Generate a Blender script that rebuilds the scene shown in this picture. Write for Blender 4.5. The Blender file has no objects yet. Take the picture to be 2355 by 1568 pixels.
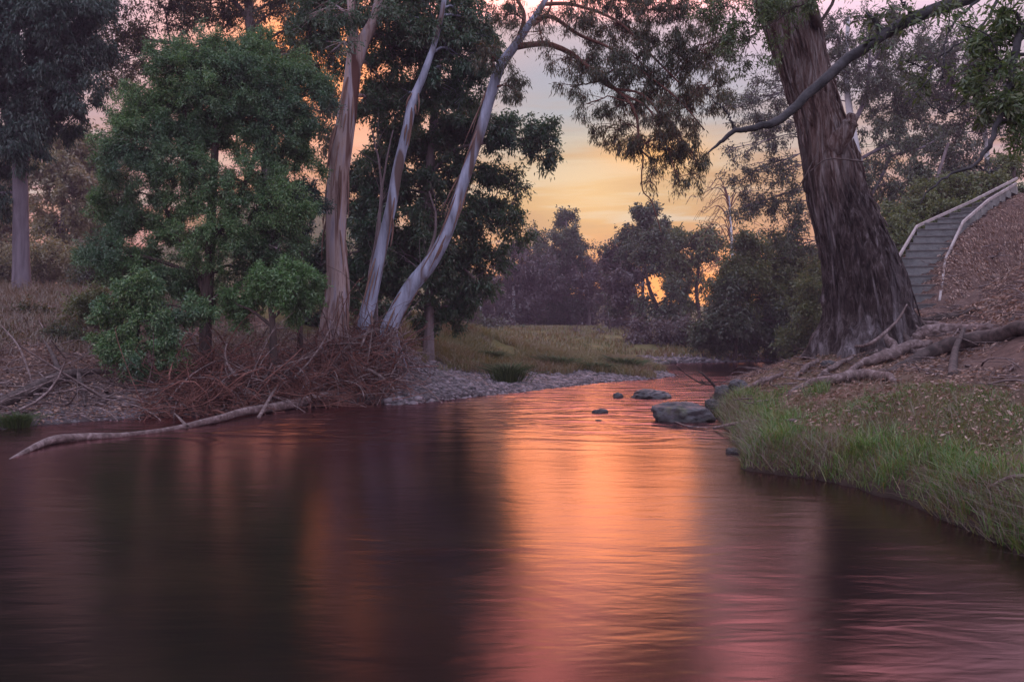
import bpy, math, random
import numpy as np
from mathutils import Vector

rng = np.random.default_rng(11)
random.seed(11)
scene = bpy.context.scene
COL = scene.collection
F, CX, HY, CH = 1831.0, 1177.0, 770.0, 1.5      # focal length, centre column, horizon row, eye height


def P(x, y, D):
    return np.array([(x - CX) / F * D, D, CH + (HY - y) / F * D])


# ------------------------------------------------------------------ noise
def _h(i, j, k):
    s = np.sin(i * 12.9898 + j * 78.233 + k * 37.719) * 43758.5453
    return s - np.floor(s)


def vn(x, y, z=0.0):
    x, y, z = np.broadcast_arrays(np.asarray(x, float), np.asarray(y, float), np.asarray(z, float))
    i, j, k = np.floor(x), np.floor(y), np.floor(z)
    u, v, w = x - i, y - j, z - k
    u, v, w = (t * t * (3 - 2 * t) for t in (u, v, w))
    r = 0
    for a in (0, 1):
        for b in (0, 1):
            for c in (0, 1):
                r = r + _h(i + a, j + b, k + c) * (u if a else 1 - u) * (v if b else 1 - v) * (w if c else 1 - w)
    return r


def fbm(x, y, z=0.0, o=4):
    r, a, s = 0, 0.5, 1.0
    for n in range(o):
        r = r + a * (vn(x * s + 13.7 * n, y * s + 5.1 * n, z * s + 3.3 * n) - 0.5) * 2
        a *= 0.5
        s *= 2.03
    return r


# ------------------------------------------------------------------ mesh builder
class MB:
    def __init__(self):
        self.v, self.q, self.t, self.n = [], [], [], 0

    def add(self, v, q=None, t=None):
        v = np.asarray(v, float).reshape(-1, 3)
        if q is not None and len(q):
            self.q.append(np.asarray(q, np.int64).reshape(-1, 4) + self.n)
        if t is not None and len(t):
            self.t.append(np.asarray(t, np.int64).reshape(-1, 3) + self.n)
        self.v.append(v)
        self.n += len(v)

    def build(self, name, mat, parent=None, origin=None, smooth=True):
        v = np.concatenate(self.v)
        if parent is not None:
            v = v - np.array(parent.location)
        elif origin is not None:
            v = v - np.asarray(origin)
        q = np.concatenate(self.q) if self.q else np.zeros((0, 4), np.int64)
        t = np.concatenate(self.t) if self.t else np.zeros((0, 3), np.int64)
        me = bpy.data.meshes.new(name)
        me.vertices.add(len(v))
        me.vertices.foreach_set('co', v.astype(np.float32).ravel())
        me.loops.add(q.size + t.size)
        me.loops.foreach_set('vertex_index', np.concatenate([q.ravel(), t.ravel()]).astype(np.int32))
        me.polygons.add(len(q) + len(t))
        st = np.concatenate([np.arange(len(q)) * 4, q.size + np.arange(len(t)) * 3]).astype(np.int32)
        me.polygons.foreach_set('loop_start', st)
        me.polygons.foreach_set('use_smooth', np.full(len(q) + len(t), smooth, bool))
        me.update(calc_edges=True)
        me.materials.append(mat)
        o = bpy.data.objects.new(name, me)
        COL.objects.link(o)
        if parent is not None:
            o.parent = parent
        elif origin is not None:
            o.location = origin
        return o


def tag(o, label=None, cat=None, group=None, kind=None):
    if label: o['label'] = label
    if cat: o['category'] = cat
    if group: o['group'] = group
    if kind: o['kind'] = kind
    return o


def empty(name, loc, label, cat, group=None):
    o = bpy.data.objects.new(name, None)
    o.empty_display_size = 0.2
    o.location = [float(c) for c in loc]
    COL.objects.link(o)
    return tag(o, label, cat, group)


def unit(a):
    return a / np.maximum(np.linalg.norm(a, axis=-1, keepdims=True), 1e-9)


def spline(pts, n):
    """Catmull-Rom through pts (any width), n samples."""
    p = np.asarray(pts, float)
    if len(p) == 2:
        t = np.linspace(0, 1, n)[:, None]
        return p[0] * (1 - t) + p[1] * t
    p = np.vstack([2 * p[0] - p[1], p, 2 * p[-1] - p[-2]])
    m = len(p) - 3
    s = np.linspace(0, m - 1e-9, n)
    i = np.floor(s).astype(int)
    u = (s - i)[:, None]
    a, b, c, d = p[i], p[i + 1], p[i + 2], p[i + 3]
    return 0.5 * (2 * b + (c - a) * u + (2 * a - 5 * b + 4 * c - d) * u ** 2 + (3 * b - a - 3 * c + d) * u ** 3)


def tubes(mb, paths, rad, k=3, disp=None, cap=False):
    """paths (N,m,3), rad (N,m)"""
    paths = np.asarray(paths, float)
    if paths.ndim == 2:
        paths = paths[None]
    rad = np.broadcast_to(np.asarray(rad, float), paths.shape[:2])
    N, m, _ = paths.shape
    T = unit(np.gradient(paths, axis=1))
    d = np.abs(paths[:, -1] - paths[:, 0])
    ref = np.zeros((N, 3))
    ref[np.arange(N), np.argmin(d, axis=1)] = 1
    U = unit(np.cross(T, ref[:, None, :]))
    W = np.cross(T, U)
    th = np.arange(k) / k * 2 * np.pi
    R = rad[:, :, None] * np.ones(k)
    if disp is not None:
        R = R * disp(th[None, None, :], np.linspace(0, 1, m)[None, :, None], paths[:, :, None, 2])
    v = paths[:, :, None, :] + R[..., None] * (np.cos(th)[:, None] * U[:, :, None, :] + np.sin(th)[:, None] * W[:, :, None, :])
    ii, jj, kk = np.meshgrid(np.arange(N), np.arange(m - 1), np.arange(k), indexing='ij')
    b = ii * m * k
    q = np.stack([b + jj * k + kk, b + jj * k + (kk + 1) % k, b + (jj + 1) * k + (kk + 1) % k, b + (jj + 1) * k + kk], -1)
    vv = v.reshape(-1, 3)
    t = None
    if cap:
        c0 = paths[:, 0], paths[:, -1]
        t = []
        n0 = len(vv)
        vv = np.vstack([vv, c0[0], c0[1]])
        for n in range(N):
            for e in range(k):
                t.append((n0 + n, n * m * k + (e + 1) % k, n * m * k + e))
                o = n * m * k + (m - 1) * k
                t.append((n0 + N + n, o + e, o + (e + 1) % k))
    mb.add(vv, q.reshape(-1, 4), t)


def leaves(mb, p, a, L, W):
    n = len(p)
    if n == 0:
        return
    a = unit(a)
    s = unit(np.cross(a, rng.normal(size=(n, 3))))
    L = np.asarray(L).reshape(-1, 1) * np.ones((n, 1))
    W = np.asarray(W).reshape(-1, 1) * np.ones((n, 1))
    nrm = np.cross(a, s)
    v = np.stack([p, p + .42 * L * a + .5 * W * s + .06 * L * nrm, p + L * a - [0, 0, .08] * L, p + .42 * L * a - .5 * W * s + .06 * L * nrm], 1)
    i = np.arange(n)[:, None] * 4 + np.arange(4)
    mb.add(v.reshape(-1, 3), i)


def ball(n):
    d = unit(rng.normal(size=(n, 3)))
    return d * (rng.random((n, 1)) ** (1 / 2.4))


# ------------------------------------------------------------------ materials
def nt_new(name):
    m = bpy.data.materials.new(name)
    m.use_nodes = True
    nt = m.node_tree
    for n in list(nt.nodes):
        nt.nodes.remove(n)
    out = nt.nodes.new('ShaderNodeOutputMaterial')
    return m, nt, out


def nd(nt, typ, ins=None, **props):
    n = nt.nodes.new(typ)
    for k, v in props.items():
        setattr(n, k, v)
    for k, v in (ins or {}).items():
        s = n.inputs[k]
        if isinstance(v, bpy.types.NodeSocket):
            nt.links.new(v, s)
        else:
            s.default_value = v
    return n


def c4(c):
    return (c[0], c[1], c[2], 1.0)


def ramp(nt, fac, stops, interp='LINEAR'):
    r = nt.nodes.new('ShaderNodeValToRGB')
    r.color_ramp.interpolation = interp
    e = r.color_ramp.elements
    while len(e) > 1:
        e.remove(e[-1])
    e[0].position, e[0].color = stops[0][0], c4(stops[0][1])
    for p, c in stops[1:]:
        x = e.new(p)
        x.color = c4(c)
    nt.links.new(fac, r.inputs[0])
    return r.outputs['Color']


def math_(nt, op, a, b=None, c=None, clamp=False):
    n = nt.nodes.new('ShaderNodeMath')
    n.operation = op
    n.use_clamp = clamp
    for i, v in enumerate((a, b, c)):
        if v is None:
            continue
        if isinstance(v, bpy.types.NodeSocket):
            nt.links.new(v, n.inputs[i])
        else:
            n.inputs[i].default_value = v
    return n.outputs[0]


def mixc(nt, fac, a, b, blend='MIX'):
    n = nt.nodes.new('ShaderNodeMix')
    n.data_type = 'RGBA'
    n.blend_type = blend
    for idx, v in ((0, fac), (6, a), (7, b)):
        if isinstance(v, bpy.types.NodeSocket):
            nt.links.new(v, n.inputs[idx])
        elif idx == 0:
            n.inputs[0].default_value = v
        else:
            n.inputs[idx].default_value = c4(v)
    return n.outputs[2]


def objnoise(nt, scale=(1, 1, 1), detail=5, rough=0.6, dist=0.0, seed=0.0):
    tc = nt.nodes.new('ShaderNodeTexCoord')
    mp = nd(nt, 'ShaderNodeMapping', {'Vector': tc.outputs['Object'], 'Scale': scale, 'Location': (seed, seed * 1.7, seed * .3)})
    n = nd(nt, 'ShaderNodeTexNoise', {'Vector': mp.outputs[0], 'Scale': 1.0, 'Detail': detail, 'Roughness': rough, 'Distortion': dist})
    return n.outputs['Fac']


def bark(name, cols, scale, bump=0.4, bscale=None, rough=0.85, dist=0.4, spots=None, bd=0.02):
    m, nt, out = nt_new(name)
    f = objnoise(nt, scale, 6, 0.65, dist)
    k = len(cols)
    c = ramp(nt, f, [(0.28 + 0.44 * i / max(1, k - 1), cc) for i, cc in enumerate(cols)])
    if spots:
        f2 = objnoise(nt, tuple(s * .45 for s in scale), 3, .5, 0.8, 7.3)
        c = mixc(nt, math_(nt, 'MULTIPLY', math_(nt, 'SUBTRACT', f2, spots[1]), 9.0, clamp=True), c, spots[0])
    b = objnoise(nt, bscale or tuple(s * 2 for s in scale), 5, 0.7, .2, 3.1)
    bp = nd(nt, 'ShaderNodeBump', {'Strength': bump, 'Distance': bd, 'Height': b})
    bs = nd(nt, 'ShaderNodeBsdfPrincipled', {'Base Color': c, 'Roughness': rough, 'Normal': bp.outputs[0], 'Specular IOR Level': 0.25})
    nt.links.new(bs.outputs[0], out.inputs[0])
    return m


def leafmat(name, cols, trans=0.35, patch=None, pscale=0.5, gloss=0.06):
    """per-leaf random tint between cols; patch = second tint in large soft areas of the crown"""
    m, nt, out = nt_new(name)
    g = nt.nodes.new('ShaderNodeNewGeometry')
    k = len(cols)
    c = ramp(nt, g.outputs['Random Per Island'], [(i / max(1, k - 1), cc) for i, cc in enumerate(cols)])
    if patch:
        f = objnoise(nt, (pscale,) * 3, 3, .6)
        c = mixc(nt, math_(nt, 'MULTIPLY', math_(nt, 'SUBTRACT', f, .45), 4.0, clamp=True), c, patch)
    d = nd(nt, 'ShaderNodeBsdfDiffuse', {'Color': c})
    t = nd(nt, 'ShaderNodeBsdfTranslucent', {'Color': mixc(nt, 1.0, c, (1.3, 1.15, .6), 'MULTIPLY')})
    ms = nd(nt, 'ShaderNodeMixShader', {0: trans, 1: d.outputs[0], 2: t.outputs[0]})
    gl = nd(nt, 'ShaderNodeBsdfGlossy', {'Color': (.8, .8, .8, 1), 'Roughness': .45})
    m2 = nd(nt, 'ShaderNodeMixShader', {0: gloss, 1: ms.outputs[0], 2: gl.outputs[0]})
    nt.links.new(m2.outputs[0], out.inputs[0])
    return m


M = {}
def stringy():
    m, nt, out = nt_new('stringy_bark')
    f = objnoise(nt, (10, 10, .8), 7, .7, .5)
    up = ramp(nt, f, [(.30, (.022, .014, .014)), (.42, (.085, .048, .042)), (.50, (.17, .12, .115)), (.58, (.25, .215, .22)), (.68, (.42, .37, .39))])
    f2 = objnoise(nt, (11, 11, 3.0), 7, .75, .7, 5.0)
    lo = ramp(nt, f2, [(.36, (.013, .010, .012)), (.48, (.048, .034, .036)), (.57, (.095, .075, .078)), (.68, (.24, .215, .24))])
    st = objnoise(nt, (3.2, 3.2, .25), 4, .6, .4, 9.0)
    lo = mixc(nt, math_(nt, 'MULTIPLY', math_(nt, 'SUBTRACT', st, .51), 6.0, clamp=True), lo, ramp(nt, f, [(.38, (.07, .058, .065)), (.5, (.20, .175, .195)), (.62, (.36, .33, .37))]))
    tc = nt.nodes.new('ShaderNodeTexCoord')
    z = nd(nt, 'ShaderNodeSeparateXYZ', {0: tc.outputs['Object']}).outputs[2]
    zz = math_(nt, 'ADD', z, math_(nt, 'MULTIPLY', math_(nt, 'SUBTRACT', st, .5), 5.0))
    c = mixc(nt, nd(nt, 'ShaderNodeMapRange', {'Value': zz, 'From Min': 2.2, 'From Max': 3.8}).outputs[0], lo, up)
    b = objnoise(nt, (22, 22, 1.6), 6, .75, .3, 3.1)
    bp = nd(nt, 'ShaderNodeBump', {'Strength': 1.0, 'Distance': .12, 'Height': b})
    bs = nd(nt, 'ShaderNodeBsdfPrincipled', {'Base Color': c, 'Roughness': .9, 'Normal': bp.outputs[0], 'Specular IOR Level': .2})
    nt.links.new(bs.outputs[0], out.inputs[0])
    return m


M['stringy'] = stringy()
M['peel'] = bark('peeling_bark', [(.08, .048, .048), (.20, .13, .125), (.33, .255, .25), (.29, .255, .31), (.15, .135, .18)], (7, 7, .6), .7, (16, 16, 1.4), spots=((.09, .04, .035), .56))
M['smooth'] = bark('smooth_gum_bark', [(.10, .11, .15), (.205, .225, .31), (.29, .32, .44), (.38, .40, .52)], (4.5, 4.5, .9), .5, (12, 12, 3), spots=((.10, .07, .07), .53))
M['strip'] = bark('peeled_bark_strip', [(.07, .04, .035), (.17, .10, .085), (.27, .19, .17)], (6, 6, 1), .3)
M['greylilac'] = bark('lilac_grey_bark', [(.06, .048, .062), (.13, .11, .14), (.20, .175, .22)], (4, 4, .6), .4, spots=((.07, .05, .05), .58))
M['bough'] = bark('dark_bough_bark', [(.014, .014, .017), (.035, .034, .04), (.07, .068, .078)], (9, 9, 9), .5)
M['greybark'] = bark('grey_bark', [(.07, .055, .06), (.15, .12, .13), (.24, .20, .23)], (6, 6, .8), .5)
M['darkbark'] = bark('dark_bark', [(.018, .014, .014), (.05, .036, .034), (.09, .065, .06)], (8, 8, 1.2), .5)
M['redbark'] = bark('reddish_branch_bark', [(.07, .03, .025), (.15, .07, .055), (.21, .12, .10)], (8, 8, 1.2), .3)
M['whitebark'] = bark('white_bark', [(.34, .34, .38), (.55, .55, .60), (.66, .66, .70)], (4, 4, 1), .2)
M['dead'] = bark('weathered_wood', [(.05, .036, .036), (.13, .095, .095), (.30, .24, .25)], (11, 11, 11), .8)
M['darkdead'] = bark('dark_weathered_wood', [(.02, .016, .017), (.06, .045, .045), (.12, .09, .09)], (9, 9, 9), .7)
M['twig'] = bark('brown_twigs', [(.05, .022, .02), (.13, .055, .045), (.22, .11, .095)], (3, 3, 3), .1)
M['wattle'] = leafmat('wattle_leaf', [(.024, .082, .032), (.06, .155, .055), (.115, .23, .085), (.17, .25, .11)], .3, (.05, .115, .085), .45)
M['wattle_light'] = leafmat('light_wattle_leaf', [(.05, .13, .05), (.09, .21, .07), (.14, .26, .10)], .35, (.07, .15, .075), .6)
M['gum'] = leafmat('gum_leaf', [(.016, .05, .026), (.034, .085, .042), (.06, .12, .058), (.09, .075, .045)], .35, (.022, .08, .048), .4)
M['gumred'] = leafmat('dusky_gum_leaf', [(.03, .034, .022), (.055, .062, .038), (.085, .09, .05), (.17, .085, .035)], .5, (.04, .07, .04), .4)
M['teal'] = leafmat('blue_green_gum_leaf', [(.010, .040, .036), (.024, .065, .054), (.045, .09, .08)], .3, (.02, .04, .03), .35)
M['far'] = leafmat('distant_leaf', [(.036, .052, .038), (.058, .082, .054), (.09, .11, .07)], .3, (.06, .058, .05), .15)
M['farhaze'] = leafmat('haze_tinted_leaf', [(.06, .042, .058), (.09, .064, .082), (.13, .10, .11)], .3, (.075, .07, .072), .1)  # purple of the distance haze is mixed into these leaf colours
M['olive'] = leafmat('misty_olive_leaf', [(.12, .12, .07), (.20, .19, .11), (.29, .25, .18)], .35, (.22, .18, .14), .3)  # olive lightened so the colour itself carries the mist
M['bush'] = leafmat('bank_bush_leaf', [(.05, .08, .03), (.095, .125, .04), (.14, .155, .055)], .35, (.055, .07, .045), .3)
M['near'] = leafmat('broad_leaf', [(.03, .065, .024), (.065, .12, .036), (.11, .155, .055)], .4, (.05, .05, .04), .9)
M['grassg'] = leafmat('green_grass_blade', [(.04, .10, .02), (.07, .15, .03), (.11, .19, .04), (.19, .14, .085), (.06, .12, .03)], .35, (.15, .125, .065), 1.3)
M['tuftg'] = leafmat('tuft_blade', [(.03, .10, .015), (.06, .165, .025), (.10, .22, .04), (.15, .20, .06), (.19, .155, .08)], .4)
M['grassd'] = leafmat('meadow_grass_blade', [(.08, .085, .035), (.13, .125, .045), (.20, .15, .08), (.07, .11, .03)], .35, (.13, .075, .05), .5)
M['grassb'] = leafmat('dry_grass_blade', [(.09, .07, .055), (.145, .11, .085), (.20, .16, .135), (.08, .08, .05)], .3, (.12, .08, .07), .5)
M['tuss'] = leafmat('tussock_blade', [(.03, .06, .014), (.05, .095, .02), (.09, .12, .03)], .3)
M['litter'] = leafmat('fallen_leaf', [(.11, .06, .05), (.20, .11, .085), (.30, .18, .14), (.40, .28, .24), (.09, .055, .05)], .1, (.16, .085, .065), .5)


def stone(name, cols, scale=3.0, bump=.5, island=False, wet=False):
    m, nt, out = nt_new(name)
    f = objnoise(nt, (scale,) * 3, 6, .65)
    c = ramp(nt, f, [(.3 + .4 * i / (len(cols) - 1), x) for i, x in enumerate(cols)])
    if island:
        g = nt.nodes.new('ShaderNodeNewGeometry')
        c = mixc(nt, .75, c, ramp(nt, g.outputs['Random Per Island'], [(0, cols[0]), (.5, cols[1]), (.85, cols[-1]), (1, tuple(1.5 * q for q in cols[-1]))]))
    if wet:
        tc = nt.nodes.new('ShaderNodeTexCoord')
        zz = math_(nt, 'ADD', nd(nt, 'ShaderNodeSeparateXYZ', {0: tc.outputs['Object']}).outputs[2], math_(nt, 'MULTIPLY', math_(nt, 'SUBTRACT', f, .5), .12))
        c = mixc(nt, nd(nt, 'ShaderNodeMapRange', {'Value': zz, 'From Min': .10, 'From Max': .03, 'To Max': .75}).outputs[0], c, (.012, .012, .013))
        c = mixc(nt, math_(nt, 'MULTIPLY', math_(nt, 'SUBTRACT', objnoise(nt, (1.7,) * 3, 4, .6, 0, 8.0), .53), 7.0, clamp=True), c, (.075, .085, .05))
    b = objnoise(nt, (scale * 4,) * 3, 5, .7, 0, 2.0)
    bp = nd(nt, 'ShaderNodeBump', {'Strength': bump, 'Distance': .05, 'Height': b})
    bs = nd(nt, 'ShaderNodeBsdfPrincipled', {'Base Color': c, 'Roughness': .6, 'Normal': bp.outputs[0]})
    nt.links.new(bs.outputs[0], out.inputs[0])
    return m


M['rock'] = stone('river_rock_stone', [(.025, .025, .032), (.06, .06, .072), (.125, .12, .14)], 2.5, 1.0, wet=True)
M['gravel'] = stone('river_gravel_stone', [(.03, .026, .031), (.075, .065, .075), (.17, .145, .17)], 2.0, .3, True)
M['concrete'] = stone('grey_stair_tread', [(.06, .062, .065), (.12, .128, .138), (.19, .195, .20)], 2.2, .5)
M['nosing'] = bark('worn_brown_timber', [(.085, .085, .09), (.12, .115, .12), (.16, .155, .16)], (6, 6, 6), .3)
M['rail'] = bark('pale_timber', [(.17, .145, .145), (.30, .26, .265), (.40, .36, .37)], (5, 5, 5), .3)


def ground_mat():
    m, nt, out = nt_new('bank_soil')
    a = nd(nt, 'ShaderNodeAttribute', attribute_name='cover')
    sep = nd(nt, 'ShaderNodeSeparateColor', {0: a.outputs['Color']})
    n1 = objnoise(nt, (1.2,) * 3, 8, .68)
    n2 = objnoise(nt, (14,) * 3, 6, .7, 0, 4.0)
    soil = ramp(nt, n1, [(.3, (.055, .035, .032)), (.5, (.12, .075, .066)), (.7, (.20, .135, .12))])
    soil = mixc(nt, math_(nt, 'MULTIPLY', n2, .8), soil, ramp(nt, n2, [(.35, (.05, .032, .03)), (.55, (.15, .095, .085)), (.7, (.30, .21, .19))]))
    mead = ramp(nt, n1, [(.3, (.06, .06, .025)), (.5, (.11, .10, .04)), (.7, (.17, .125, .065))])
    grav = ramp(nt, n2, [(.3, (.06, .055, .065)), (.5, (.15, .13, .15)), (.68, (.30, .27, .30))])
    c = mixc(nt, sep.outputs[0], soil, mead)
    c = mixc(nt, sep.outputs[1], c, grav)
    c = mixc(nt, sep.outputs[2], c, (.022, .016, .015))
    b = objnoise(nt, (9,) * 3, 8, .75, 0, 1.0)
    bp = nd(nt, 'ShaderNodeBump', {'Strength': .9, 'Distance': .08, 'Height': b})
    bs = nd(nt, 'ShaderNodeBsdfPrincipled', {'Base Color': c, 'Roughness': .95, 'Normal': bp.outputs[0], 'Specular IOR Level': .15})
    nt.links.new(bs.outputs[0], out.inputs[0])
    return m


def water_mat():
    m, nt, out = nt_new('river_water')
    tc = nt.nodes.new('ShaderNodeTexCoord')
    sx = nd(nt, 'ShaderNodeSeparateXYZ', {0: tc.outputs['Object']})
    # shallow riffle between the gravel bar and the rocks
    rif = math_(nt, 'MULTIPLY', nd(nt, 'ShaderNodeMapRange', {'Value': sx.outputs[1], 'From Min': 10.0, 'From Max': 15.0}).outputs[0],
                nd(nt, 'ShaderNodeMapRange', {'Value': sx.outputs[1], 'From Min': 40.0, 'From Max': 24.0}).outputs[0])
    mp = nd(nt, 'ShaderNodeMapping', {'Vector': tc.outputs['Object'], 'Scale': (1.4, 5.0, 1), 'Rotation': (0, 0, .08)})
    fine = nd(nt, 'ShaderNodeTexNoise', {'Vector': mp.outputs[0], 'Scale': 2.0, 'Detail': 2, 'Roughness': .5, 'Distortion': .5}).outputs['Fac']
    mp2 = nd(nt, 'ShaderNodeMapping', {'Vector': tc.outputs['Object'], 'Scale': (.45, 1.25, 1), 'Rotation': (0, 0, .25)})
    big = nd(nt, 'ShaderNodeTexNoise', {'Vector': mp2.outputs[0], 'Scale': 1.3, 'Detail': 3, 'Roughness': .5, 'Distortion': 1.2}).outputs['Fac']
    h = math_(nt, 'ADD', math_(nt, 'MULTIPLY', fine, math_(nt, 'ADD', .0024, math_(nt, 'MULTIPLY', rif, .0026))),
              math_(nt, 'MULTIPLY', big, math_(nt, 'ADD', .009, math_(nt, 'MULTIPLY', rif, .10))))
    bp = nd(nt, 'ShaderNodeBump', {'Strength': 1.0, 'Distance': 1.0, 'Height': h})
    fr = nd(nt, 'ShaderNodeFresnel', {'IOR': 1.45, 'Normal': bp.outputs[0]}).outputs[0]
    fac = nd(nt, 'ShaderNodeMapRange', {'Value': fr, 'From Min': 0.03, 'From Max': .66, 'To Min': .005, 'To Max': .95}).outputs[0]
    gl = nd(nt, 'ShaderNodeBsdfGlossy', {'Color': (1.0, .66, .69, 1), 'Roughness': .22, 'Normal': bp.outputs[0]}, distribution='BECKMANN')
    n1 = objnoise(nt, (.35, .8, 1), 4, .6)
    body = ramp(nt, n1, [(.35, (.006, .006, .006)), (.65, (.014, .011, .008))])
    df = nd(nt, 'ShaderNodeBsdfDiffuse', {'Color': body})
    ms = nd(nt, 'ShaderNodeMixShader', {0: fac, 1: df.outputs[0], 2: gl.outputs[0]})
    nt.links.new(ms.outputs[0], out.inputs[0])
    return m


# ------------------------------------------------------------------ terrain
SIDES = {
    'R': [(8, -60), (4.2, 0), (3.7, 3.5), (3.45, 5.3), (3.6, 7.2), (3.2, 8.2), (2.55, 8.9), (3.05, 10.5), (3.4, 12.5), (3.6, 14.3), (4.3, 17.5), (5.4, 21), (8.2, 27.5), (12.4, 36), (19, 39), (34, 40)],
    'F': [(34, 50), (19, 47), (13, 44), (8.8, 42.3)],
    'M': [(8.8, 42.3), (7.4, 40.3), (6.5, 36), (6.2, 32), (5.9, 29), (4.9, 27.2), (2.8, 25), (0.3, 21.1), (-1.3, 18.9), (-2.3, 17.1)],
    'L': [(-2.3, 17.1), (-3.1, 17.5), (-4.2, 16.4), (-5.3, 15.3), (-8.2, 12.8), (-11, 11), (-14, 8), (-17, 0), (-20, -60)],
}
def ragged(pts, amp, k):
    out = []
    for (ax, ay), (bx, by) in zip(pts[:-1], pts[1:]):
        ln = math.hypot(bx - ax, by - ay)
        m = max(1, int(ln / .35)) if -2 < min(ay, by) and max(ay, by) < 30 else 1
        for j in range(m):
            t = j / m
            x, y = ax + (bx - ax) * t, ay + (by - ay) * t
            if m > 1 and (j or out):
                f = float(fbm(x * 1.1 + k, y * 1.1, k, 3)) * amp
                x, y = x - (by - ay) / ln * f, y + (bx - ax) / ln * f
            out.append((x, y))
    return out + [pts[-1]]


SIDES['R'] = ragged(SIDES['R'], .28, 3.0)
SIDES['L'] = ragged(SIDES['L'], .35, 8.0)
POLY = SIDES['R'] + SIDES['F'] + SIDES['M'][1:] + SIDES['L'][1:]
PROF = {
    'R': [(0, 0), (.12, .16), (.4, .34), (1.5, .68), (3.4, 1.2), (4.9, 1.95), (6.2, 3.0), (7.5, 4.5), (10, 6.3), (14, 7.1), (60, 8)],
    'F': [(0, 0), (.5, .2), (3, .45), (100, .7), (400, .9)],
    'M': [(0, 0), (.3, .07), (3, .28), (6, .55), (12, .8), (100, .8), (400, .9)],
    'L': [(0, 0), (.35, .12), (1.5, .45), (3, 1.0), (6, 1.8), (10, 2.6), (14, 3.3), (30, 4.0), (100, 4.5), (400, 5)],
}


def segdist(x, y, pts):
    d = np.full(x.shape, 1e9)
    for (ax, ay), (bx, by) in zip(pts[:-1], pts[1:]):
        dx, dy = bx - ax, by - ay
        t = np.clip(((x - ax) * dx + (y - ay) * dy) / (dx * dx + dy * dy), 0, 1)
        d = np.minimum(d, np.hypot(x - ax - t * dx, y - ay - t * dy))
    return d


def inside(x, y):
    r = np.zeros(x.shape, bool)
    n = len(POLY)
    for i in range(n):
        (ax, ay), (bx, by) = POLY[i], POLY[(i + 1) % n]
        if ay == by:
            continue
        c = (ay > y) != (by > y)
        r ^= c & (x < (bx - ax) * (y - ay) / (by - ay) + ax)
    return r


# stair rails: (column, row, depth)
RAIL_L = [(2097, 697, 19.6), (2066, 590, 20.8), (2108, 520, 22.2), (2240, 460, 24.0), (2338, 410, 26.0)]
RAIL_R = [(2160, 693, 19.6), (2174, 595, 20.8), (2214, 510, 22.0), (2272, 460, 23.4), (2336, 422, 25.2)]
RL = np.array([P(*p) for p in RAIL_L])
RR = np.array([P(*p) for p in RAIL_R])


def rails(n):
    def samp(p):
        s = np.linspace(0, len(p) - 1, n)
        return np.stack([np.interp(s, range(len(p)), p[:, i]) for i in range(3)], 1)
    return samp(RL), samp(RR)


def fields(x, y):
    x, y = np.asarray(x, float), np.asarray(y, float)
    ds = {k: segdist(x, y, v) for k, v in SIDES.items()}
    d = np.minimum.reduce(list(ds.values()))
    return ds, d, inside(x, y)


def H(x, y, detail=True):
    x, y = np.asarray(x, float), np.asarray(y, float)
    ds, d, ins = fields(x, y)
    num, den = 0, 0
    for k in SIDES:
        w = 1 / (ds[k] ** 3 + .02)
        hk = np.interp(d, *zip(*PROF[k]))
        num = num + w * hk
        den = den + w
    h = num / den
    if detail:
        amp = np.clip(d / 3, .15, 1)
        h = h + .16 * amp * fbm(x * .45, y * .45, 1.0, 4) + .05 * amp * fbm(x * 2.3, y * 2.3, 2.0, 3)
    rgt = np.clip((d - 2.6) / 2, 0, 1) * (ds['R'] <= d + .01)
    if detail:
        h = h + rgt * (.20 * fbm(x * 1.0, y * 1.0, 6.0, 4) + .06 * fbm(x * 4.0, y * 4.0, 9.0, 2))
    # mound under the leaning gums
    h = h + 1.0 * np.exp(-((x + 3.8) ** 2 / 3.2 + (y - 20.3) ** 2 / 3.0))
    h = h + .40 * np.exp(-((x - 6.5) ** 2 / 4.5 + (y - 15.2) ** 2 / 3.5))
    # far hills
    h = h + 21 * np.clip((y - 100) / 50, 0, 1) ** 1.2 * np.exp(-((x + 42) / 34) ** 2) * (1 + .15 * fbm(x * .05, y * .05, 0, 3))
    h = h + 4 * np.clip((y - 110) / 50, 0, 1) * (1 + .3 * fbm(x * .02, y * .02, 3, 3))
    # stairway bed
    l, r = rails(60)
    c = (l + r) / 2
    hw = np.linalg.norm((l - r)[:, :2], axis=1) / 2
    bd, bz, bw = np.full(x.shape, 1e9), np.zeros(x.shape), np.ones(x.shape)
    for i in range(60):
        dd = np.hypot(x - c[i, 0], y - c[i, 1]) - hw[i]
        m = dd < bd
        bd = np.where(m, dd, bd)
        bz = np.where(m, c[i, 2], bz)
    wgt = np.clip(1 - bd / 1.0, 0, 1)
    wgt = wgt * wgt * (3 - 2 * wgt)
    wlo = np.clip(1.25 - bd / 2.4, 0, 1)
    wlo = wlo * wlo * (3 - 2 * wlo)
    h = np.where(h > bz - .14, h * (1 - wlo) + (bz - .16) * wlo, h * (1 - wgt * .9) + (bz - .14) * wgt * .9)
    return np.where(ins, -np.minimum(.9, .25 * d + .02), np.maximum(h, .012))


def H1(x, y):
    return float(H(np.array([x]), np.array([y]))[0])


def axis(lo, hi, a, b, step):
    mid = list(np.arange(a, b, step))
    out, s, v = [], step, a
    while v > lo:
        s *= 1.13
        v -= s
        out.append(v)
    out2, s, v = [], step, mid[-1]
    while v < hi:
        s *= 1.13
        v += s
        out2.append(v)
    return np.array(out[::-1] + mid + out2)


gx = axis(-170, 170, -15, 14, .11)
gy = axis(-50, 170, 2.5, 34, .12)
GX, GY = np.meshgrid(gx, gy, indexing='xy')
GH = H(GX, GY)


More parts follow.
